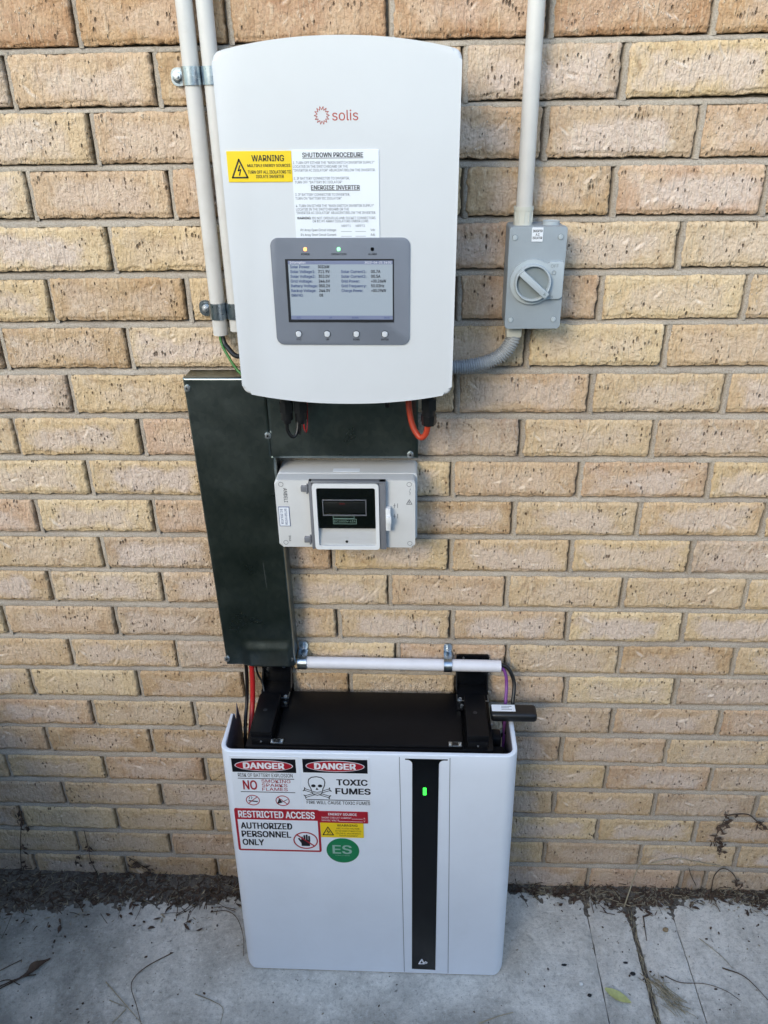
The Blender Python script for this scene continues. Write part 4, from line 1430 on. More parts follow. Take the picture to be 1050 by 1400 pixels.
stroke_bm(bm, [(0.0385, 1.1650), (0.0395, 1.1690), (0.0375, 1.1720)], 0.0007, ey, ey - 0.0004)
stroke_bm(bm, [(0.0385, 1.1740), (0.0400, 1.1775)], 0.0007, ey, ey - 0.0004)
from_bm('hazard_symbol', bm, M['ink_grey'], enc)
bm = bmesh.new()
for za in (1.1385, 1.1170):
    for xa in (0.0105, 0.0160):
        stroke_bm(bm, [(xa, za), (xa, za + 0.0085)], 0.0008, ey, ey - 0.0004)
    stroke_bm(bm, [(0.0085, za + 0.0042), (0.0120, za + 0.0042)], 0.0008, ey, ey - 0.0004)
from_bm('terminal_marks', bm, M['ink_grey'], enc)

# ------------------------------------------------------------------ short conduit above the battery
o = hollow_tube('short_conduit', [(-0.203, -0.028, 0.7325), (0.2315, -0.028, 0.7290)], 0.0130, M['conduit_white'], None)
tag(o, 'short white horizontal conduit just above the battery', 'conduit')
G2 = 'zinc clips on the short white conduit'
saddle('conduit_clip', 'zinc clip on the short white conduit, beside the steel duct', -0.1945, -0.028, 0.0130, 0.7323, 0.0200, -1, up=True, group=G2)
saddle('conduit_clip', 'zinc clip on the short white conduit, left of the black wall bracket', 0.1185, -0.028, 0.0130, 0.7300, 0.0170, -1, up=True, group=G2)
o = tube('black_cable', [(0.20, -0.026, 0.730), (0.232, -0.026, 0.731), (0.249, -0.030, 0.722), (0.2605, -0.040, 0.695), (0.2585, -0.058, 0.668), (0.254, -0.075, 0.640), (0.240, -0.09, 0.60), (0.215, -0.095, 0.585)], 0.0042, M['black_cable'])
tag(o, 'black cable curving out of the right end of the short white conduit', 'cable')
o = tube('purple_cable', [(0.20, -0.030, 0.725), (0.232, -0.030, 0.725), (0.242, -0.034, 0.712), (0.2445, -0.042, 0.690), (0.2425, -0.060, 0.665), (0.2405, -0.075, 0.635), (0.238, -0.10, 0.58), (0.236, -0.12, 0.54)], 0.0036, M['purple_cable'])
tag(o, 'thin purple cable curving out of the right end of the short white conduit', 'cable')

# ------------------------------------------------------------------ battery
def lean(z):
    return -0.2430 + 0.048 * z
def bxf(p):
    """p.y is measured outwards (negative) from the leaning front plane"""
    return Vector((p[0], lean(p[2]) + p[1], p[2]))
bat = thing('home_battery', 'white home battery cabinet with open black top standing on the concrete', 'battery', (-0.045, -0.12, 0.0))
cx0, cx1, cz0, cz1 = -0.3445, 0.2545, 0.0045, 0.6500
CR, TH = 0.026, 0.0095
def u_section(off, ridx):
    """plan of the cover, from the left rear edge round the front to the right rear edge"""
    r = CR - off
    pts = [(cx0 + off, 0.112), (cx0 + off, CR)]
    for k in range(1, 9):
        a = math.radians(180 + 90 * k / 8)
        pts.append((cx0 + CR + r * math.cos(a), CR + r * math.sin(a)))
    for k in range(1, 12):
        pts.append((cx0 + CR + (cx1 - cx0 - 2 * CR) * k / 12, off))
    for k in range(0, 9):
        a = math.radians(270 + 90 * k / 8)
        pts.append((cx1 - CR + r * math.cos(a), CR + r * math.sin(a)))
    pts.append((cx1 - off, 0.112))
    return pts
def bot_lift(x):
    """the lower front corners are rounded"""
    r = 0.022
    d = min(x - cx0, cx1 - x)
    return 0.0 if d >= r else r - math.sqrt(max(0, r * r - (r - d) ** 2))
bm = bmesh.new()
out, inn = u_section(0, 0), u_section(TH, 0)
zs = [0.0, 1.0]
nrow = 14
def grid(pts):
    g = []
    for j in range(nrow + 1):
        row = []
        for (x, d) in pts:
            zb = cz0 + bot_lift(x)
            z = zb + (cz1 - zb) * j / nrow
            row.append(bm.verts.new((x, lean(z) + d, z)))
        g.append(row)
    return g
go, gi = grid(out), grid(inn)
n = len(out)
for g, fl in ((go, 0), (gi, 1)):
    for j in range(nrow):
        for k in range(n - 1):
            q = (g[j][k], g[j][k + 1], g[j + 1][k + 1], g[j + 1][k])
            bm.faces.new(q if not fl else q[::-1])
for j in (0, nrow):
    for k in range(n - 1):
        bm.faces.new((go[j][k], go[j][k + 1], gi[j][k + 1], gi[j][k]))
for k in (0, n - 1):
    for j in range(nrow):
        bm.faces.new((go[j][k], go[j + 1][k], gi[j + 1][k], gi[j][k]))
bmesh.ops.recalc_face_normals(bm, faces=bm.faces[:])
top = [e for e in bm.edges if all(abs(v.co.z - cz1) < 1e-5 for v in e.verts) and len(e.link_faces) == 2 and any(abs(f.normal.z) < 0.5 for f in e.link_faces)]
bmesh.ops.bevel(bm, geom=top, offset=0.0022, segments=3, affect='EDGES', profile=0.5)
cover = from_bm('front_cover', bm, M['bat_white'], bat, smooth=40)
# dark inner side panels, rising behind the rim; the left one is notched
lx = cx0 + TH + 0.0006
bm = bmesh.new()
y_ = lambda d: lean(0.65) + d
side = [(y_(0.020), 0.05), (y_(0.145), 0.05), (y_(0.145), 0.600), (y_(0.128), 0.6650), (y_(0.112), 0.6320), (y_(0.096), 0.6640), (y_(0.020), 0.6480)]
for x in (lx, lx + 0.0012):
    for p in side:
        bm.verts.new((x, p[0], p[1]))
bm.verts.ensure_lookup_table()
k_ = len(side)
bm.faces.new([bm.verts[i] for i in range(k_)]); bm.faces.new([bm.verts[k_ + i] for i in range(k_)][::-1])
for i in range(k_):
    bm.faces.new((bm.verts[i], bm.verts[(i + 1) % k_], bm.verts[k_ + (i + 1) % k_], bm.verts[k_ + i]))
from_bm('side_panel', bm, M['cover_in'], bat)
rx = cx1 - TH - 0.0006
bm = bmesh.new()
side = [(y_(0.020), 0.05), (y_(0.125), 0.05), (y_(0.125), 0.6450), (y_(0.118), 0.6480), (y_(0.020), 0.6480)]
for x in (rx, rx - 0.0012):
    for p in side:
        bm.verts.new((x, p[0], p[1]))
bm.verts.ensure_lookup_table()
k_ = len(side)
bm.faces.new([bm.verts[i] for i in range(k_)]); bm.faces.new([bm.verts[k_ + i] for i in range(k_)][::-1])
for i in range(k_):
    bm.faces.new((bm.verts[i], bm.verts[(i + 1) % k_], bm.verts[k_ + (i + 1) % k_], bm.verts[k_ + i]))
from_bm('side_panel', bm, M['cover_in'], bat)
# battery block
box('battery_block', -0.2955, 0.2080, -0.192, -0.030, 0.012, 0.6470, M['black_metal'], bat, bev=0.004)
prism_top = box('top_cover', -0.2330, 0.1470, -0.191, -0.0285, 0.6468, 0.6540, M['black_metal'], bat, bev=0.002)
box('front_liner', -0.318, 0.2300, -0.2000, -0.1930, 0.03, 0.6280, M['black'], bat, bev=0.001)
def carry_bar(xa, xb, ya, yb):
    b = box('carry_bar', xa, xb, yb, ya, 0.6473, 0.6760, M['black_metal'], bat, bev=0.0022)
    xm = (xa + xb) / 2
    cyl('bar_hole', (xm - 0.002, (ya + yb) / 2 + 0.006, 0.6755), (0, 0, 1), 0.0042, 0.0010, M['bezel'], b, n=16)
    f = box('bar_foot', xa + 0.002, xb - 0.002, yb - 0.006, yb + 0.002, 0.6300, 0.6640, M['black_metal'], b, bev=0.001)
    cyl('bar_screw', (xm, yb - 0.0055, 0.6560), (0, -1, 0), 0.0019, 0.0018, M['steel'], b, n=10)
    return b
carry_bar(-0.2845, -0.2405, -0.064, -0.182)
carry_bar(0.1535, 0.1975, -0.058, -0.184)
# hinge hooks between bars and wall, latches near the front rim
for sx, xa, xb in ((1, -0.2400, -0.2240), (-1, 0.1370, 0.1530)):
    h_ = box('hook_plate', xa, xb, -0.085, -0.040, 0.6535, 0.6580, M['black_metal'], bat, bev=0.001)
    cyl('hook_bolt', ((xa + xb) / 2, -0.058, 0.658), (0, 0, 1), 0.0042, 0.005, M['steel'], h_, n=6, bev=0.0006)
    cyl('hook_bolt', ((xa + xb) / 2 + 0.003, -0.078, 0.658), (0, 0, 1), 0.0036, 0.004, M['zinc'], h_, n=6, bev=0.0006)
for x in (-0.2300, 0.1300):
    lt = box('latch_clip', x - 0.013, x + 0.013, -0.1925, -0.1800, 0.6545, 0.6572, M['zinc'], bat, bev=0.0008)
    for dx in (-0.0105, 0.0105):
        cyl('latch_rivet', (x + dx, -0.1870, 0.657), (0, 0, 1), 0.0021, 0.0018, M['steel'], lt, n=10, bev=0.0004)
    box('latch_core', x - 0.006, x + 0.006, -0.1915, -0.1830, 0.657, 0.6590, M['black'], lt, bev=0.0008)
for xa, xb in ((-0.2880, -0.2240), (0.1385, 0.2065)):
    e_ = box('bracket_lip', xa, xb, -0.0625, -0.0602, 0.6600, 0.6622, M['zinc'], bat, bev=0.0006)
    for xs_ in (xa, xb - 0.0022):
        box('lip_side', xs_, xs_ + 0.0022, -0.0602, -0.0420, 0.6602, 0.6624, M['zinc'], e_, bev=0.0005)
# connectors at the right hand end
for (xa, xb, ya, yb, za, zb) in ((0.2085, 0.2290, -0.135, -0.105, 0.585, 0.625), (0.2085, 0.2345, -0.178, -0.142, 0.58, 0.612)):
    box('side_connector', xa, xb, yb if yb < ya else ya, ya if yb < ya else yb, za, zb, M['black'], bat, bev=0.004)
cyl('side_screw', (0.2085, -0.100, 0.632), (1, 0, 0), 0.0030, 0.004, M['steel'], bat, n=10, bev=0.0006)

# front trim strip
fy = -0.0008
trim = []
xa, xb = 0.0442, 0.0978
zt = 0.6405
trim = [(0.0300, zt), (0.0300, zt - 0.0022)]
for k in range(0, 9):
    a = math.radians(90 - 90 * k / 8)
    trim.append((0.0342 + 0.0100 * math.cos(a), zt - 0.0135 + 0.0110 * math.sin(a)))
trim += [(0.0438, 0.0188), (0.0980, 0.0172)]
for k in range(0, 9):
    a = math.radians(180 - 90 * k / 8)
    trim.append((0.1076 + 0.0100 * math.cos(a), zt - 0.0135 + 0.0110 * math.sin(a)))
trim += [(0.1148, zt - 0.0022), (0.1148, zt)]
st = prism('front_strip', trim, 0.001, fy, M['black_gloss'], bat, xf=bxf)
prism('status_led', rrect(0.0660, 0.0732, 0.5470, 0.5668, 0.0015, 3), 0.0, fy - 0.0004, M['led_green'], st, xf=bxf)
bm = bmesh.new()
stroke_bm(bm, [(0.0600, 0.0375), (0.0665, 0.0520), (0.0720, 0.0375)], 0.0030, fy, fy - 0.0004)
stroke_bm(bm, [(0.0600, 0.0375), (0.0695, 0.0375), (0.0755, 0.0450), (0.0785, 0.0420), (0.0760, 0.0390)], 0.0024, fy, fy - 0.0005)
from_bm('logo', bm, M['ink_white'], st, xf=bxf)
text('ALPHA ESS', 0.0600, 0.0840, 0.0298, 0.0028, fy - 0.0003, M['ink_grey'], st, 0.0, bxf)
for (xt, xbm) in ((0.0186, 0.0262), (0.1192, 0.1275)):
    stroke('seam', [(xt, 0.6440), (xbm, 0.0075)], 0.0010, 0.0006, -0.0004, M['ink_grey'], cover, bxf)

# safety stickers
def sticker(name, x0, x1, z0, z1, mat, off=0.0, th=0.0007, parent=bat, r=0.0008):
    return prism(name, rrect(x0, x1, z0, z1, r, 2), 0.0006, -th - off, mat, parent, xf=bxf)
T1 = -0.0007
def rect(name, x0, x1, z0, z1, y, mat, parent):
    return prism(name, [(x0, z0), (x1, z0), (x1, z1), (x0, z1)], y + 0.0003, y, mat, parent, xf=bxf)
def danger_head(p, x0, x1, z0, z1):
    rect('header', x0, x1, z0, z1, T1 - 0.0002, M['sticker_black'], p)
    xm, zm = (x0 + x1) / 2, (z0 + z1) / 2
    prism('danger_oval', ellipse(xm, zm, (x1 - x0) * 0.455, (z1 - z0) * 0.40), T1, T1 - 0.0004, M['sticker_white'], p, xf=bxf)
    prism('danger_oval', ellipse(xm, zm, (x1 - x0) * 0.443, (z1 - z0) * 0.365), T1, T1 - 0.0006, M['sticker_red'], p, xf=bxf)
    text('DANGER', xm - (x1 - x0) * 0.315, xm + (x1 - x0) * 0.315, zm - 0.0072, 0.0150, T1 - 0.0008, M['ink_white'], p, 0.042, bxf)
s1 = sticker('danger_sticker', -0.3240, -0.1835, 0.5035, 0.6400, M['sticker_white'])
danger_head(s1, -0.3210, -0.1905, 0.5985, 0.6335)
text('RISK OF BATTERY EXPLOSION', -0.3105, -0.1985, 0.5865, 0.0092, T1 - 0.0003, M['ink'], s1, 0.004, bxf)
stroke('rule', [(-0.3110, 0.5820), (-0.1965, 0.5820)], 0.0016, T1, T1 - 0.0003, M['ink'], s1, bxf)
text('NO', -0.3020, -0.2740, 0.5530, 0.0235, T1 - 0.0003, M['ink_red'], s1, 0.024, bxf)
for k, (s, xb) in enumerate((('SMOKING', -0.2040), ('SPARKS', -0.2110), ('FLAMES', -0.2110))):
    text(s, -0.2635, xb, 0.5718 - k * 0.0108, 0.0082, T1 - 0.0003, M['ink_red'], s1, 0.006, bxf)
stroke('rule', [(-0.3080, 0.5462), (-0.1965, 0.5462)], 0.0016, T1, T1 - 0.0003, M['ink'], s1, bxf)
def no_symbol(p, cx, cz, rx, rz, w):
    ring('ban_ring', cx, cz, rx, rz, w, T1, T1 - 0.0005, M['ink_red'], p, bxf, 36)
for cx_, kind in ((-0.2855, 0), (-0.2235, 1)):
    bm = bmesh.new()
    if kind == 0:
        stroke_bm(bm, [(cx_ - 0.008, 0.5220), (cx_ + 0.009, 0.5200)], 0.0028, T1, T1 - 0.0003)
        stroke_bm(bm, [(cx_ - 0.008, 0.5265), (cx_ - 0.006, 0.5300), (cx_ - 0.008, 0.5330)], 0.0010, T1, T1 - 0.0003)
        stroke_bm(bm, [(cx_ - 0.003, 0.5270), (cx_ - 0.001, 0.5300), (cx_ - 0.003, 0.5335)], 0.0010, T1, T1 - 0.0003)
    else:
        stroke_bm(bm, [(cx_ - 0.009, 0.5180), (cx_ - 0.006, 0.5270), (cx_ - 0.003, 0.5200), (cx_ - 0.009, 0.5180)], 0.0034, T1, T1 - 0.0003)
        stroke_bm(bm, [(cx_ - 0.002, 0.5200), (cx_ + 0.010, 0.5270)], 0.0014, T1, T1 - 0.0003)
    from_bm('pictogram', bm, M['ink'], s1, xf=bxf)
    no_symbol(s1, cx_, 0.5238, 0.0145, 0.0140, 0.0017)
    d = 1 if kind == 0 else -1
    stroke('ban_bar', [(cx_ - 0.010 , 0.5238 - 0.0095 * d), (cx_ + 0.010, 0.5238 + 0.0095 * d)], 0.0016, T1, T1 - 0.0004, M['ink_red'], s1, bxf)
s2 = sticker('danger_sticker', -0.1815, -0.0400, 0.5025, 0.6400, M['sticker_white'])
danger_head(s2, -0.1765, -0.0455, 0.6005, 0.6355)
text('TOXIC', -0.1090, -0.0470, 0.5690, 0.0150, T1 - 0.0003, M['ink'], s2, 0.034, bxf)
text('FUMES', -0.1120, -0.0415, 0.5455, 0.0150, T1 - 0.0003, M['ink'], s2, 0.034, bxf)
stroke('rule', [(-0.1735, 0.5285), (-0.0435, 0.5285)], 0.0018, T1, T1 - 0.0003, M['ink'], s2, bxf)
text('FIRE WILL CAUSE TOXIC FUMES', -0.1735, -0.0425, 0.5172, 0.0082, T1 - 0.0003, M['ink'], s2, 0.008, bxf)
# skull and crossbones
bm = bmesh.new()
sx_, sz_ = -0.1505, 0.5670
for (a, b) in (((-0.0245, -0.0120), (0.0235, -0.0300)), ((-0.0235, -0.0300), (0.0250, -0.0115))):
    pa, pb = Vector(a), Vector(b)
    d_ = (pb - pa).normalized(); nn_ = Vector((-d_.y, d_.x))
    pol = [pa + nn_ * 0.0022, pa - d_ * 0.0028 + nn_ * 0.0048, pa - d_ * 0.0012, pa - d_ * 0.0028 - nn_ * 0.0048, pa - nn_ * 0.0022,
           pb - nn_ * 0.0022, pb + d_ * 0.0028 - nn_ * 0.0048, pb + d_ * 0.0012, pb + d_ * 0.0028 + nn_ * 0.0048, pb + nn_ * 0.0022]
    pol = [(sx_ + p.x, sz_ + p.y) for p in pol]
    stroke_bm(bm, pol + [pol[0]], 0.0015, T1, T1 - 0.0003)
from_bm('crossbones', bm, M['ink'], s2, xf=bxf)
sk = [(-0.0170, 0.0080), (-0.0155, 0.0160), (-0.0100, 0.0210), (0.0, 0.0230), (0.0100, 0.0210), (0.0155, 0.0160), (0.0170, 0.0080), (0.0155, -0.0010), (0.0125, -0.0080), (0.0110, -0.0150), (0.0085, -0.0230), (0.0, -0.0260), (-0.0085, -0.0230), (-0.0110, -0.0150), (-0.0125, -0.0080), (-0.0155, -0.0010)]
skp = [(sx_ + a, sz_ + b) for a, b in sk]
prism('skull_face', skp, T1, T1 - 0.0004, M['sticker_white'], s2, xf=bxf)
bm = bmesh.new()
stroke_bm(bm, skp + [skp[0]], 0.0018, T1, T1 - 0.0006)
for sgn in (-1, 1):
    add_prism(bm, ellipse(sx_ + sgn * 0.0068, sz_ - 0.0010, 0.0046, 0.0038, 16), T1, T1 - 0.0006)
add_prism(bm, [(sx_, sz_ - 0.0055), (sx_ + 0.0030, sz_ - 0.0115), (sx_ - 0.0030, sz_ - 0.0115)], T1, T1 - 0.0006)
stroke_bm(bm, [(sx_ - 0.0085, sz_ - 0.0160), (sx_, sz_ - 0.0180), (sx_ + 0.0085, sz_ - 0.0160)], 0.0014, T1, T1 - 0.0006)
stroke_bm(bm, [(sx_ - 0.0075, sz_ - 0.0195), (sx_, sz_ - 0.0215), (sx_ + 0.0075, sz_ - 0.0195)], 0.0011, T1, T1 - 0.0006)
from_bm('skull', bm, M['ink'], s2, xf=bxf)
# restricted access
s3 = sticker('restricted_sticker', -0.3275, -0.1490, 0.3815, 0.5000, M['sticker_red'], off=0.0004, r=0.004)
T3 = -0.0012
rect('sticker_field', -0.3225, -0.1535, 0.3865, 0.4705, T3 - 0.0002, M['sticker_white'], s3)
text('RESTRICTED ACCESS', -0.3190, -0.1590, 0.4768, 0.0178, T3 - 0.0003, M['ink_white'], s3, 0.034, bxf)
for s, xb, z in (('AUTHORIZED', -0.2085, 0.4455), ('PERSONNEL', -0.2125, 0.4220), ('ONLY', -0.2715, 0.3985)):
    text(s, -0.3165, xb, z, 0.0165, T3 - 0.0004, M['ink'], s3, 0.034, bxf)
bm = bmesh.new()
hx, hz = -0.1815, 0.4150
add_prism(bm, [(hx - 0.0095, hz - 0.0160), (hx + 0.0085, hz - 0.0160), (hx + 0.0095, hz + 0.0010), (hx - 0.0095, hz + 0.0030)], T3 - 0.0002, T3 - 0.0005)
for k, t_ in enumerate((0.0105, 0.0150, 0.0165, 0.0130)):
    xk = hx - 0.0092 + k * 0.0050
    add_prism(bm, rrect(xk, xk + 0.0040, hz - 0.004, hz + t_, 0.0018, 3), T3 - 0.0002, T3 - 0.0005)
stroke_bm(bm, [(hx - 0.0085, hz - 0.0060), (hx - 0.0140, hz + 0.0045)], 0.0040, T3 - 0.0002, T3 - 0.0005)
from_bm('pictogram', bm, M['ink'], s3, xf=bxf)
ring('ban_ring', hx, hz, 0.0262, 0.0240, 0.0026, T3, T3 - 0.0008, M['ink_red'], s3, bxf, 44)
stroke('ban_bar', [(hx - 0.0185, hz + 0.0160), (hx + 0.0185, hz - 0.0160)], 0.0028, T3, T3 - 0.0007, M['ink_red'], s3, bxf)
# energy source and arc warning
s4 = sticker('energy_sticker', -0.1495, -0.0478, 0.4668, 0.4975, M['sticker_red'], off=0.0010)
T4 = -0.0019
text('ENERGY SOURCE', -0.1300, -0.0710, 0.4880, 0.0060, T4, M['ink_white'], s4, 0.02, bxf)
text('SHORT CIRCUIT CURRENT', -0.1445, -0.0820, 0.4790, 0.0042, T4, M['ink_white'], s4, 0.0, bxf)
text('MAX DC VOLTS', -0.1445, -0.1080, 0.4715, 0.0042, T4, M['ink_white'], s4, 0.0, bxf)
stroke('rule', [(-0.0815, 0.4785), (-0.0590, 0.4785)], 0.0006, T4 + 0.0003, T4, M['ink_white'], s4, bxf)
stroke('rule', [(-0.1075, 0.4710), (-0.0590, 0.4710)], 0.0006, T4 + 0.0003, T4, M['ink_white'], s4, bxf)
text('A', -0.0570, -0.0535, 0.4785, 0.0042, T4, M['ink_white'], s4, 0.0, bxf)
text('V', -0.0570, -0.0535, 0.4710, 0.0042, T4, M['ink_white'], s4, 0.0, bxf)
s5 = sticker('arc_sticker', -0.1480, -0.0575, 0.4255, 0.4664, M['sticker_yellow'], off=0.0008)
T5 = -0.0017
bm = bmesh.new()
stroke_bm(bm, [(-0.1435, 0.4325), (-0.1215, 0.4325), (-0.1325, 0.4545), (-0.1435, 0.4325)], 0.0021, T5 + 0.0002, T5)
stroke_bm(bm, [(-0.1325, 0.4470), (-0.1350, 0.4410), (-0.1310, 0.4415), (-0.1335, 0.4350)], 0.0015, T5 + 0.0002, T5)
stroke_bm(bm, [(-0.1295, 0.4440), (-0.1285, 0.4355)], 0.0010, T5 + 0.0002, T5)
from_bm('hazard_symbol', bm, M['ink'], s5, xf=bxf)
text('WARNING', -0.1130, -0.0700, 0.4570, 0.0060, T5, M['ink'], s5, 0.008, bxf)
for s, xa, xb, z in (('ARC FLASH HAZARD', -0.1150, -0.0660, 0.4495, ), ('BATTERY ENERGY STORAGE SYSTEM', -0.1170, -0.0630, 0.4425), ('FOLLOW ALL REQUIREMENTS', -0.1160, -0.0640, 0.4355), ('FOR PPE EQUIPMENT', -0.1090, -0.0700, 0.4290)):
    text(s, xa, xb, z, 0.0038, T5, M['ink'], s5, 0.0, bxf)
# round green ES sticker
s6 = prism('round_sticker', ellipse(-0.1034, 0.3870, 0.0350, 0.0350, 48), 0.0006, -0.0008, M['sticker_green'], bat, xf=bxf)
text('ES', -0.1245, -0.0850, 0.3790, 0.0235, -0.0011, M['ink_silver'], s6, 0.02, bxf)
text('ENERGY STORAGE', -0.1200, -0.0890, 0.3720, 0.0026, -0.0011, M['ink_silver'], s6, 0.0, bxf)

# ------------------------------------------------------------------ wall brackets, dongle, red cable
for lab, xa, xb, zt in (('black steel wall bracket behind the battery, under the duct end', -0.2895, -0.2225, 0.752), ('black steel wall bracket behind the battery, under the short conduit end', 0.1370, 0.2080, 0.7415)):
    w_ = thing('wall_bracket', lab, 'bracket', ((xa + xb) / 2, 0, 0.64), 'battery wall brackets')
    prism('back_plate', rrect(xa, xb, 0.600, zt, 0.005), -0.0035, -0.0075, M['black_gloss'], w_, bev=0.0008, seg=1)
    box('arm', xa + 0.001, xb - 0.001, -0.0600, -0.0070, 0.6580, 0.6615, M['black_metal'], w_, bev=0.001)
    for xs_ in (xa, xb - 0.003):
        prism_pts = [(-0.0072, 0.6612), (-0.0072, 0.700), (-0.028, 0.6612)]
        bm = bmesh.new()
        for x in (xs_, xs_ + 0.003):
            for (yy, zz) in prism_pts:
                bm.verts.new((x, yy, zz))
        bm.verts.ensure_lookup_table()
        bm.faces.new([bm.verts[i] for i in (0, 1, 2)]); bm.faces.new([bm.verts[i] for i in (5, 4, 3)])
        for i in range(3):
            bm.faces.new((bm.verts[i], bm.verts[(i + 1) % 3], bm.verts[3 + (i + 1) % 3], bm.verts[3 + i]))
        from_bm('gusset', bm, M['black_metal'], w_)
    cyl('bracket_screw', (xa + 0.016, -0.0072, zt - 0.0075), (0, -1, 0), 0.0022, 0.002, M['steel'], w_, n=10)
    cyl('bracket_screw', (xb - 0.018, -0.0072, 0.706), (0, -1, 0), 0.0040, 0.004, M['zinc'], w_, n=6, bev=0.0006)

dg_ = thing('communication_dongle', 'black stick-shaped dongle with white label, sticking out right of the battery top', 'dongle', (0.255, -0.105, 0.66))
box('shell', 0.2060, 0.3015, -0.1245, -0.0870, 0.6580, 0.6790, M['black'], dg_, bev=0.0075, seg=4)
lb = box('label', 0.2085, 0.2570, -0.1130, -0.0930, 0.6789, 0.6794, M['sticker_white'], dg_)
for k in range(3):
    box('label_print', 0.2285 , 0.2500 - 0.005 * (k % 2), -0.0975 - k * 0.0045 - 0.0012, -0.0975 - k * 0.0045, 0.6793, 0.6796, M['ink_grey'], lb)
o = tube('red_cable', [(-0.3050, -0.030, 0.78), (-0.3060, -0.034, 0.70), (-0.3085, -0.045, 0.64), (-0.3095, -0.075, 0.600), (-0.3100, -0.100, 0.560), (-0.3100, -0.11, 0.48)], 0.0056, M['red_cable'])
tag(o, 'thick red cable running down from the steel duct into the battery', 'cable')
o = tube('black_cable', [(-0.3190, -0.022, 0.78), (-0.3200, -0.026, 0.70), (-0.3225, -0.038, 0.64), (-0.3235, -0.070, 0.600), (-0.3220, -0.095, 0.560), (-0.3220, -0.105, 0.48)], 0.0040, M['black_cable'])
tag(o, 'black cable running down beside the red cable into the battery', 'cable')
o = tube('thin_black_cable', [(-0.2985, -0.022, 0.78), (-0.2975, -0.024, 0.705), (-0.288, -0.028, 0.678), (-0.2825, -0.040, 0.660), (-0.2825, -0.055, 0.655)], 0.0022, M['black_cable'])
tag(o, 'thin black cable from the steel duct to the left wall bracket', 'cable')

# ------------------------------------------------------------------ litter
def strip_leaf(bm, p, ang, L, W, tilt, curl):
    n = 4
    d = Vector((math.cos(ang), math.sin(ang), 0)); s = Vector((-math.sin(ang), math.cos(ang), 0))
    prev = None
    for k in range(n + 1):
        t = k / n
        w = W * math.sin(math.pi * (0.08 + 0.88 * t))
        c = Vector(p) + d * (L * (t - 0.5)) + Vector((0, 0, tilt * (t - .5) * L + curl * L * (t - .5) ** 2 * 2))
        a = bm.verts.new(c + s * w * .5 + Vector((0, 0, .15 * w))); m_ = bm.verts.new(c); b = bm.verts.new(c - s * w * .5 + Vector((0, 0, .15 * w)))
        if prev:
            bm.faces.new((prev[0], prev[1], m_, a)); bm.faces.new((prev[1], prev[2], b, m_))
        prev = (a, m_, b)

r2 = random.Random(11)
def dens(x):
    return float(np.interp(x, [-1.2, -0.9, -0.75, -0.5, -0.36, -0.2, 0.3, 0.42, 0.55, 0.65, 0.8, 1.0, 1.3], [1, 1, 1, 1.0, 0.9, 0.15, 0.15, 0.5, 1.0, 0.8, 0.7, 1.0, 1]))
def depth_at(x):
    return -soil_reach(x) * 1.08
def litter(name, count, mat, Lr, Wr, leafy):
    bm = bmesh.new()
    k = 0
    while k < count:
        x = r2.uniform(-1.25, 1.25)
        if r2.random() > dens(x):
            continue
        t_ = r2.random()
        y = depth_at(x) * (t_ ** 0.9 if t_ < 0.9 else 1 + abs(r2.gauss(0, 0.3))) - 0.003
        z = max(0.0025, min(0.010, 0.11 * soil_reach(x)) * (1 - abs(y) / soil_reach(x))) + r2.uniform(0.001, 0.005)
        L = r2.uniform(*Lr)
        a = r2.gauss(0.15, 0.9)
        if leafy:
            strip_leaf(bm, (x, y, z), a + r2.uniform(-1, 1), L, r2.uniform(*Wr), r2.uniform(-.4, .4), r2.uniform(-.4, .6))
        else:
            d = Vector((math.cos(a), math.sin(a), r2.uniform(-.15, .3)))
            p0 = Vector((x, y, z)); 
            mid = p0 + d * L * .5 + Vector((r2.uniform(-.1, .1) * L, r2.uniform(-.1, .1) * L, r2.uniform(0, .08) * L))
            p1 = p0 + d * L
            if p1.y > -0.002: p1.y = -0.002
            p1.z = max(p1.z, 0.003)
            add_tube(bm, [p0, mid, p1], r2.uniform(*Wr), 5)
        k += 1
    o = from_bm(name, bm, mat, None, smooth='all')
    o['kind'] = 'stuff'
    return o
litter('dark_leaf_litter', 1300, M['deadleaf'], (0.004, 0.024), (0.002, 0.009), True)
litter('pale_leaf_litter', 520, M['litter_pale'], (0.003, 0.016), (0.0015, 0.005), True)
litter('fine_twigs', 420, M['twig'], (0.012, 0.06), (0.0004, 0.0012), False)
litter('dry_grass', 150, M['straw'], (0.012, 0.05), (0.0003, 0.0007), False)

_d0 = dens
def dens(x):
    return 0.0 if x < 0.33 else 1.0
litter('scattered_dry_grass', 130, M['straw'], (0.010, 0.05), (0.0003, 0.0008), False)
litter('scattered_leaf_crumbs', 260, M['litter_pale'], (0.003, 0.014), (0.0015, 0.005), True)
dens = _d0
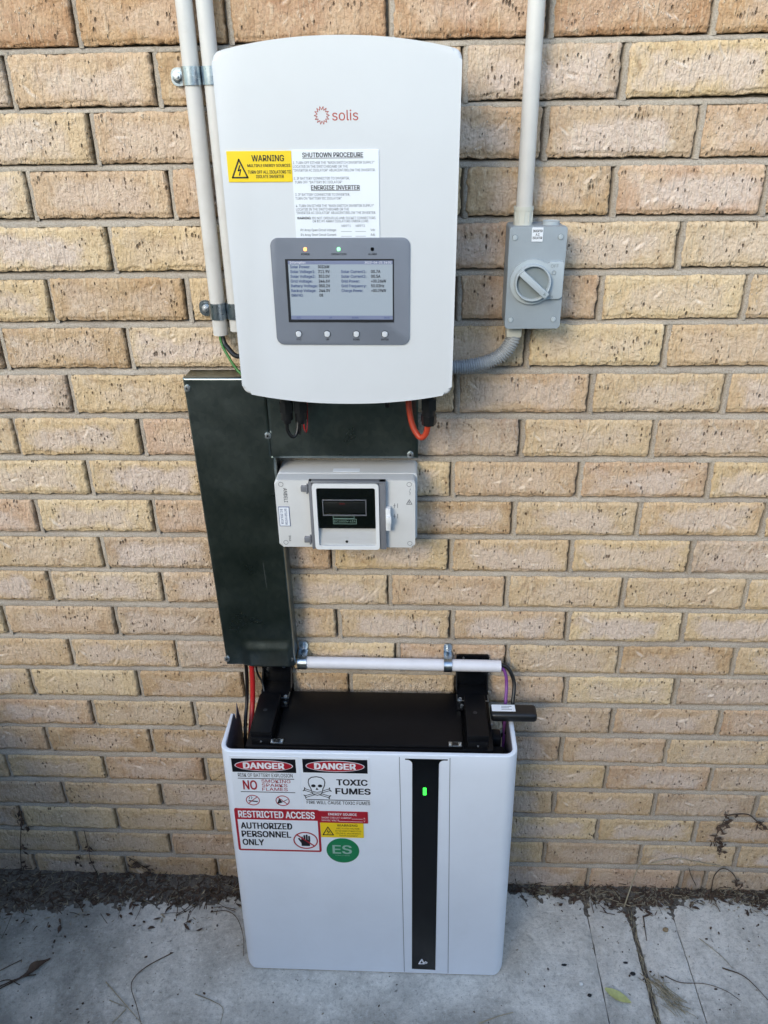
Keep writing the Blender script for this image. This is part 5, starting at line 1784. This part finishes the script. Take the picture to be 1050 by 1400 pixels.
# straw caught in the open joint
bm = bmesh.new()
for k in range(130):
    y = -0.06 - 0.5 * r2.random()
    x = 0.5855 + r2.gauss(0, 0.004)
    a = math.pi / 2 + r2.gauss(0, 0.35)
    L = r2.uniform(0.012, 0.04)
    d = Vector((math.cos(a), math.sin(a), r2.uniform(-.05, .12)))
    p = Vector((x, y, r2.uniform(-0.006, 0.003)))
    add_tube(bm, [p - d * L / 2, p, p + d * L / 2], r2.uniform(.0004, .0009), 5)
for k in range(40):
    y = -0.245 - 0.07 * r2.random()
    x = 0.600 + (-(y + 0.24)) * 0.45 + r2.gauss(0, 0.009)
    a = -0.95 + r2.gauss(0, 0.35)
    L = r2.uniform(0.03, 0.075)
    d = Vector((math.cos(a), math.sin(a), 0.04))
    p = Vector((x, y, 0.002 + r2.random() * 0.006))
    add_tube(bm, [p - d * L / 2, p + Vector((0, 0, .002)), p + d * L / 2], r2.uniform(.0004, .0009), 5)
o = from_bm('joint_straw', bm, M['straw'], None, smooth='all')
o['kind'] = 'stuff'
# grit and crumbs over the concrete
bm = bmesh.new()
for k in range(420):
    x = r2.uniform(-1.15, 1.05)
    y = -0.06 - 0.42 * r2.random() ** 1.4
    if -0.35 < x < 0.26 and y > -0.25:
        continue
    s = 0.0005 + 0.0022 * r2.random() ** 2.2
    m_ = Matrix.Translation((x, y, s * .5 + .0008)) @ Matrix.Rotation(r2.uniform(0, 6), 4, 'Z') @ Matrix.Diagonal((s * r2.uniform(1, 2.2), s, s * .7, 1))
    bmesh.ops.create_icosphere(bm, subdivisions=1, radius=1, matrix=m_)
o = from_bm('grit', bm, M['deadleaf'], None, smooth='all')
o['kind'] = 'stuff'
bm = bmesh.new()
for k in range(260):
    x = r2.uniform(-1.15, 1.05)
    y = -0.04 - 0.44 * r2.random() ** 1.2
    if -0.35 < x < 0.26 and y > -0.25:
        continue
    s = r2.uniform(.0005, .0016)
    m_ = Matrix.Translation((x, y, s * .5 + .0008)) @ Matrix.Rotation(r2.uniform(0, 6), 4, 'Z') @ Matrix.Diagonal((s * r2.uniform(1, 2.6), s, s * .6, 1))
    bmesh.ops.create_icosphere(bm, subdivisions=1, radius=1, matrix=m_)
o = from_bm('pale_grit', bm, M['litter_pale'], None, smooth='all')
o['kind'] = 'stuff'

# single stems and twigs lying on the concrete
def gstem(name, label, pts, r, mat, cat='twig', lift=0.0, group=None):
    n = len(pts)
    P = [(x, y, r + 0.0012 + lift * math.sin(math.pi * i / max(1, n - 1))) for i, (x, y) in enumerate(pts)]
    o = tube(name, P, (lambda f: r * (1.15 - 0.6 * f)), M[mat], None, n=7, sub=6)
    tag(o, label, cat, group)
    return o
gstem('curved_stem', 'long thin dark stem curving down the concrete to the bottom edge, left of the battery', [(-0.528, -0.21), (-0.578, -0.246), (-0.6, -0.275), (-0.6, -0.3), (-0.575, -0.339), (-0.552, -0.378)], 0.0011, 'twig', lift=0.004)
gstem('straw', 'longest of the pale straws crossing at the bottom left of the concrete', [(-0.665, -0.286), (-0.598, -0.34), (-0.55, -0.377)], 0.0011, 'straw', 'straw', 0.003)
gstem('straw', 'short pale straw meeting the long straw from the left, bottom left', [(-0.642, -0.327), (-0.598, -0.342)], 0.0010, 'straw', 'straw', 0.002)
gstem('straw', 'short pale straw running from the crossing to the bottom edge, bottom left', [(-0.597, -0.345), (-0.619, -0.381)], 0.0011, 'straw', 'straw', 0.002)
gstem('curved_stem', 'thin dark arching stem on the concrete touching the left side of the battery', [(-0.464, -0.102), (-0.424, -0.099), (-0.392, -0.12), (-0.367, -0.168), (-0.358, -0.214)], 0.0009, 'twig', lift=0.004)
gstem('twig', 'short thin upright-lying twig below the dark litter, left of the battery', [(-0.518, -0.108), (-0.514, -0.157)], 0.0009, 'twig')
gstem('curved_stem', 'pale hooked stem at the bottom of the concrete, just left of the battery foot', [(-0.45, -0.307), (-0.407, -0.322), (-0.379, -0.338), (-0.377, -0.37)], 0.0010, 'litter_pale', lift=0.002)
gstem('straw', 'thin pale straw lying diagonally on the right-hand slab', [(0.735, -0.135), (0.771, -0.178), (0.789, -0.208)], 0.0009, 'straw', 'straw', 0.002)
gstem('curved_stem', 'dark brown stem curving to the right edge over the right-hand slab', [(0.765, -0.207), (0.809, -0.231), (0.844, -0.283)], 0.0014, 'twig', lift=0.004)
gstem('curved_stem', 'long thin stem lying across the crack in the right-hand slabs', [(0.627, -0.23), (0.658, -0.246), (0.713, -0.248), (0.754, -0.262), (0.78, -0.282)], 0.0009, 'twig', lift=0.003)
gstem('twig', 'short brown twig beside the top of the soil-filled joint', [(0.615, -0.079), (0.607, -0.145)], 0.0014, 'twig')
gstem('straw', 'pale straw at the bottom edge right of the battery foot', [(0.192, -0.351), (0.235, -0.336), (0.27, -0.324)], 0.0012, 'straw', 'straw', 0.003)
# dried frond at the lower left
bm = bmesh.new()
P = [Vector((-0.93, -0.328, .003)), Vector((-0.861, -0.282, .006)), Vector((-0.841, -0.26, .009)), Vector((-0.816, -0.237, .006))]
sp_ = smooth_path(P, 6)
n = len(sp_)
prev = None
for i, p in enumerate(sp_):
    t = i / (n - 1)
    d_ = (sp_[min(i + 1, n - 1)] - sp_[max(i - 1, 0)]).normalized()
    s = Vector((-d_.y, d_.x, 0))
    w = 0.0015 + 0.0085 * math.exp(-((t - 0.62) / 0.22) ** 2)
    a = bm.verts.new(p + s * w + Vector((0, 0, w * .8))); c = bm.verts.new(p); b = bm.verts.new(p - s * w + Vector((0, 0, w * .3)))
    if prev:
        bm.faces.new((prev[0], prev[1], c, a)); bm.faces.new((prev[1], prev[2], b, c))
    prev = (a, c, b)
fr = thing('dry_frond', 'large dried brown frond lying on the concrete at the left edge', 'dead leaf', (-0.86, -0.28, 0))
from_bm('blade', bm, M['deadleaf'], fr, smooth='all')
tube('stalk', [(-0.95, -0.335, .002), (-0.90, -0.300, .003), (-0.861, -0.282, .005), (-0.835, -0.275, .004)], 0.0014, M['twig'], fr, n=6)
tube('stalk', [(-0.95, -0.285, .002), (-0.91, -0.258, .004), (-0.885, -0.240, .003)], 0.0010, M['twig'], fr, n=6)
tube('stalk', [(-0.95, -0.315, .002), (-0.90, -0.290, .004), (-0.862, -0.300, .003)], 0.0010, M['twig'], fr, n=6)
# fresh leaf, pebble, shell, charcoal bits
bm = bmesh.new()
strip_leaf(bm, (0.508, -0.283, 0.0045), math.atan2(-0.028, 0.044), 0.060, 0.023, 0.05, 0.12)
o = from_bm('fallen_leaf', bm, M['greenleaf'], None, smooth='all')
tag(o, 'yellow-green fallen leaf on the concrete beside the thin crack, lower right', 'leaf')
def lump(name, label, cat, x, y, s, sq, mat, seed):
    bm = bmesh.new()
    bmesh.ops.create_icosphere(bm, subdivisions=3, radius=s)
    for v in bm.verts:
        v.co *= 1 + 0.22 * noise.noise(v.co * (1.4 / s) + Vector((seed, 0, 0)))
        v.co = Vector((v.co.x + x, v.co.y * sq[0] + y, v.co.z * sq[1] + s * sq[1] * .85))
    o = from_bm(name, bm, mat, None, smooth='all')
    tag(o, label, cat)
lump('pebble', 'small white pebble on the concrete right of the battery', 'pebble', 0.431, -0.255, 0.0052, (0.9, 0.6), M['pebble'], 3)
lump('snail_shell', 'small tan round shell on the slab right of the soil joint', 'shell', 0.660, -0.115, 0.0068, (0.85, 0.6), M['tan'], 5)
for k, (x, y, s, lab) in enumerate(((0.400, -0.211, 0.0062, 'black chip on the concrete above the white pebble, right of the battery'), (0.446, -0.280, 0.0048, 'dark chip on the concrete just below the white pebble'),
                               (0.544, -0.201, 0.0058, 'black chip near the left edge of the soil-filled joint'), (0.555, -0.227, 0.0060, 'dark stain-like chip between the thin crack and the soil-filled joint'))):
    lump('bark_chip', lab, 'bark chip', x, y, s, (0.45 if k % 2 == 0 else 0.8, 0.35), M['black'], 10 + k)

# dead climber stems on the foot of the wall
def climber(name, label, pts, r, leaves, mat='twig', yo=-0.005):
    t = thing(name, label, 'dead vine', (pts[0][0], 0, pts[-1][1]))
    tube('stem', [(x, yo - 0.002 * math.sin(i * 2.1), z) for i, (x, z) in enumerate(pts)], r, M[mat], t, n=6, sub=6)
    for (x, z, s) in leaves:
        bm = bmesh.new()
        for k in range(5):
            a = r2.uniform(0, 6.28)
            c = Vector((x + r2.gauss(0, s * .45), yo - 0.003 - r2.random() * .006, z + r2.gauss(0, s * .6)))
            u = Vector((math.cos(a), r2.uniform(-.5, .5), math.sin(a))).normalized() * s * r2.uniform(.4, .9)
            w = Vector((-math.sin(a), r2.uniform(-.6, .6), math.cos(a))).normalized() * s * r2.uniform(.15, .4)
            vs = [bm.verts.new(c - u), bm.verts.new(c - w + Vector((0, -.002, 0))), bm.verts.new(c + u), bm.verts.new(c + w)]
            bm.faces.new((vs[0], vs[1], vs[2])); bm.faces.new((vs[0], vs[2], vs[3]))
        from_bm('dead_leaf', bm, M['deadleaf'], t, smooth=None)
climber('dead_vine', 'dead vine stem climbing the wall at the far left near the ground', [(-0.941, 0.235), (-0.956, 0.173), (-0.977, 0.097), (-0.994, 0.005)], 0.0010,
        [(-0.945, 0.222, .012), (-0.950, 0.200, .012), (-0.940, 0.180, .012), (-0.965, 0.105, .013), (-0.972, 0.040, .013)])
climber('dead_vine', 'thin dead vine with dark leaves on the wall left of the battery', [(-0.793, 0.170), (-0.794, 0.103), (-0.798, 0.051), (-0.787, 0.003)], 0.0009,
        [(-0.792, 0.105, .012), (-0.826, 0.072, .012), (-0.830, 0.055, .012), (-0.792, 0.055, .009)])
climber('dead_vine', 'clump of dead leaves on the lowest bricks left of the battery', [(-0.695, 0.075), (-0.672, 0.055), (-0.650, 0.028), (-0.640, 0.003)], 0.0010,
        [(-0.685, 0.066, .015), (-0.670, 0.060, .016), (-0.655, 0.036, .014), (-0.640, 0.026, .014), (-0.705, 0.012, .014)])
climber('dead_vine', 'dead vine stem with withered leaves reaching in from the right edge', [(0.792, 0.272), (0.815, 0.28), (0.846, 0.276), (0.871, 0.255), (0.930, 0.205)], 0.0014,
        [(0.795, 0.270, .010), (0.815, 0.281, .007), (0.872, 0.252, .012), (0.885, 0.243, .012)])
climber('dead_vine', 'hanging bunch of withered brown leaves on the wall at the right', [(0.792, 0.262), (0.788, 0.240), (0.783, 0.190), (0.800, 0.145)], 0.0009,
        [(0.792, 0.250, .012), (0.788, 0.238, .014), (0.786, 0.222, .014), (0.783, 0.205, .015), (0.782, 0.190, .014), (0.795, 0.168, .012), (0.803, 0.150, .012)])
climber('dead_vine', 'thin dead vine arching over the lowest bricks at the right', [(0.805, -0.003), (0.801, 0.061), (0.818, 0.086), (0.842, 0.076), (0.861, 0.047)], 0.0013,
        [(0.862, 0.046, .014), (0.868, 0.038, .011)])
climber('dead_vine', 'short dead stem across the lowest course right of the leaning straw', [(0.735, 0.088), (0.745, 0.060), (0.764, 0.021)], 0.0010, [])
o = tube('leaning_straw', [(0.574, -0.055, 0.004), (0.588, -0.035, 0.040), (0.604, -0.014, 0.080), (0.617, -0.006, 0.108)], lambda f: 0.0019 - 0.0009 * f, M['straw'], None, n=7)
tag(o, 'pale dry stalk leaning on the wall above the soil-filled joint', 'straw')
o = tube('ledge_straw', [(0.636, -0.005, 0.099), (0.695, -0.006, 0.122), (0.75, -0.006, 0.112), (0.812, -0.005, 0.098)], 0.0012, M['straw'], None, n=7)
tag(o, 'pale bent straw resting on the bricks right of the leaning stalk', 'straw')

for o in bpy.data.objects:
    if '_b' in o:
        del o['_b']
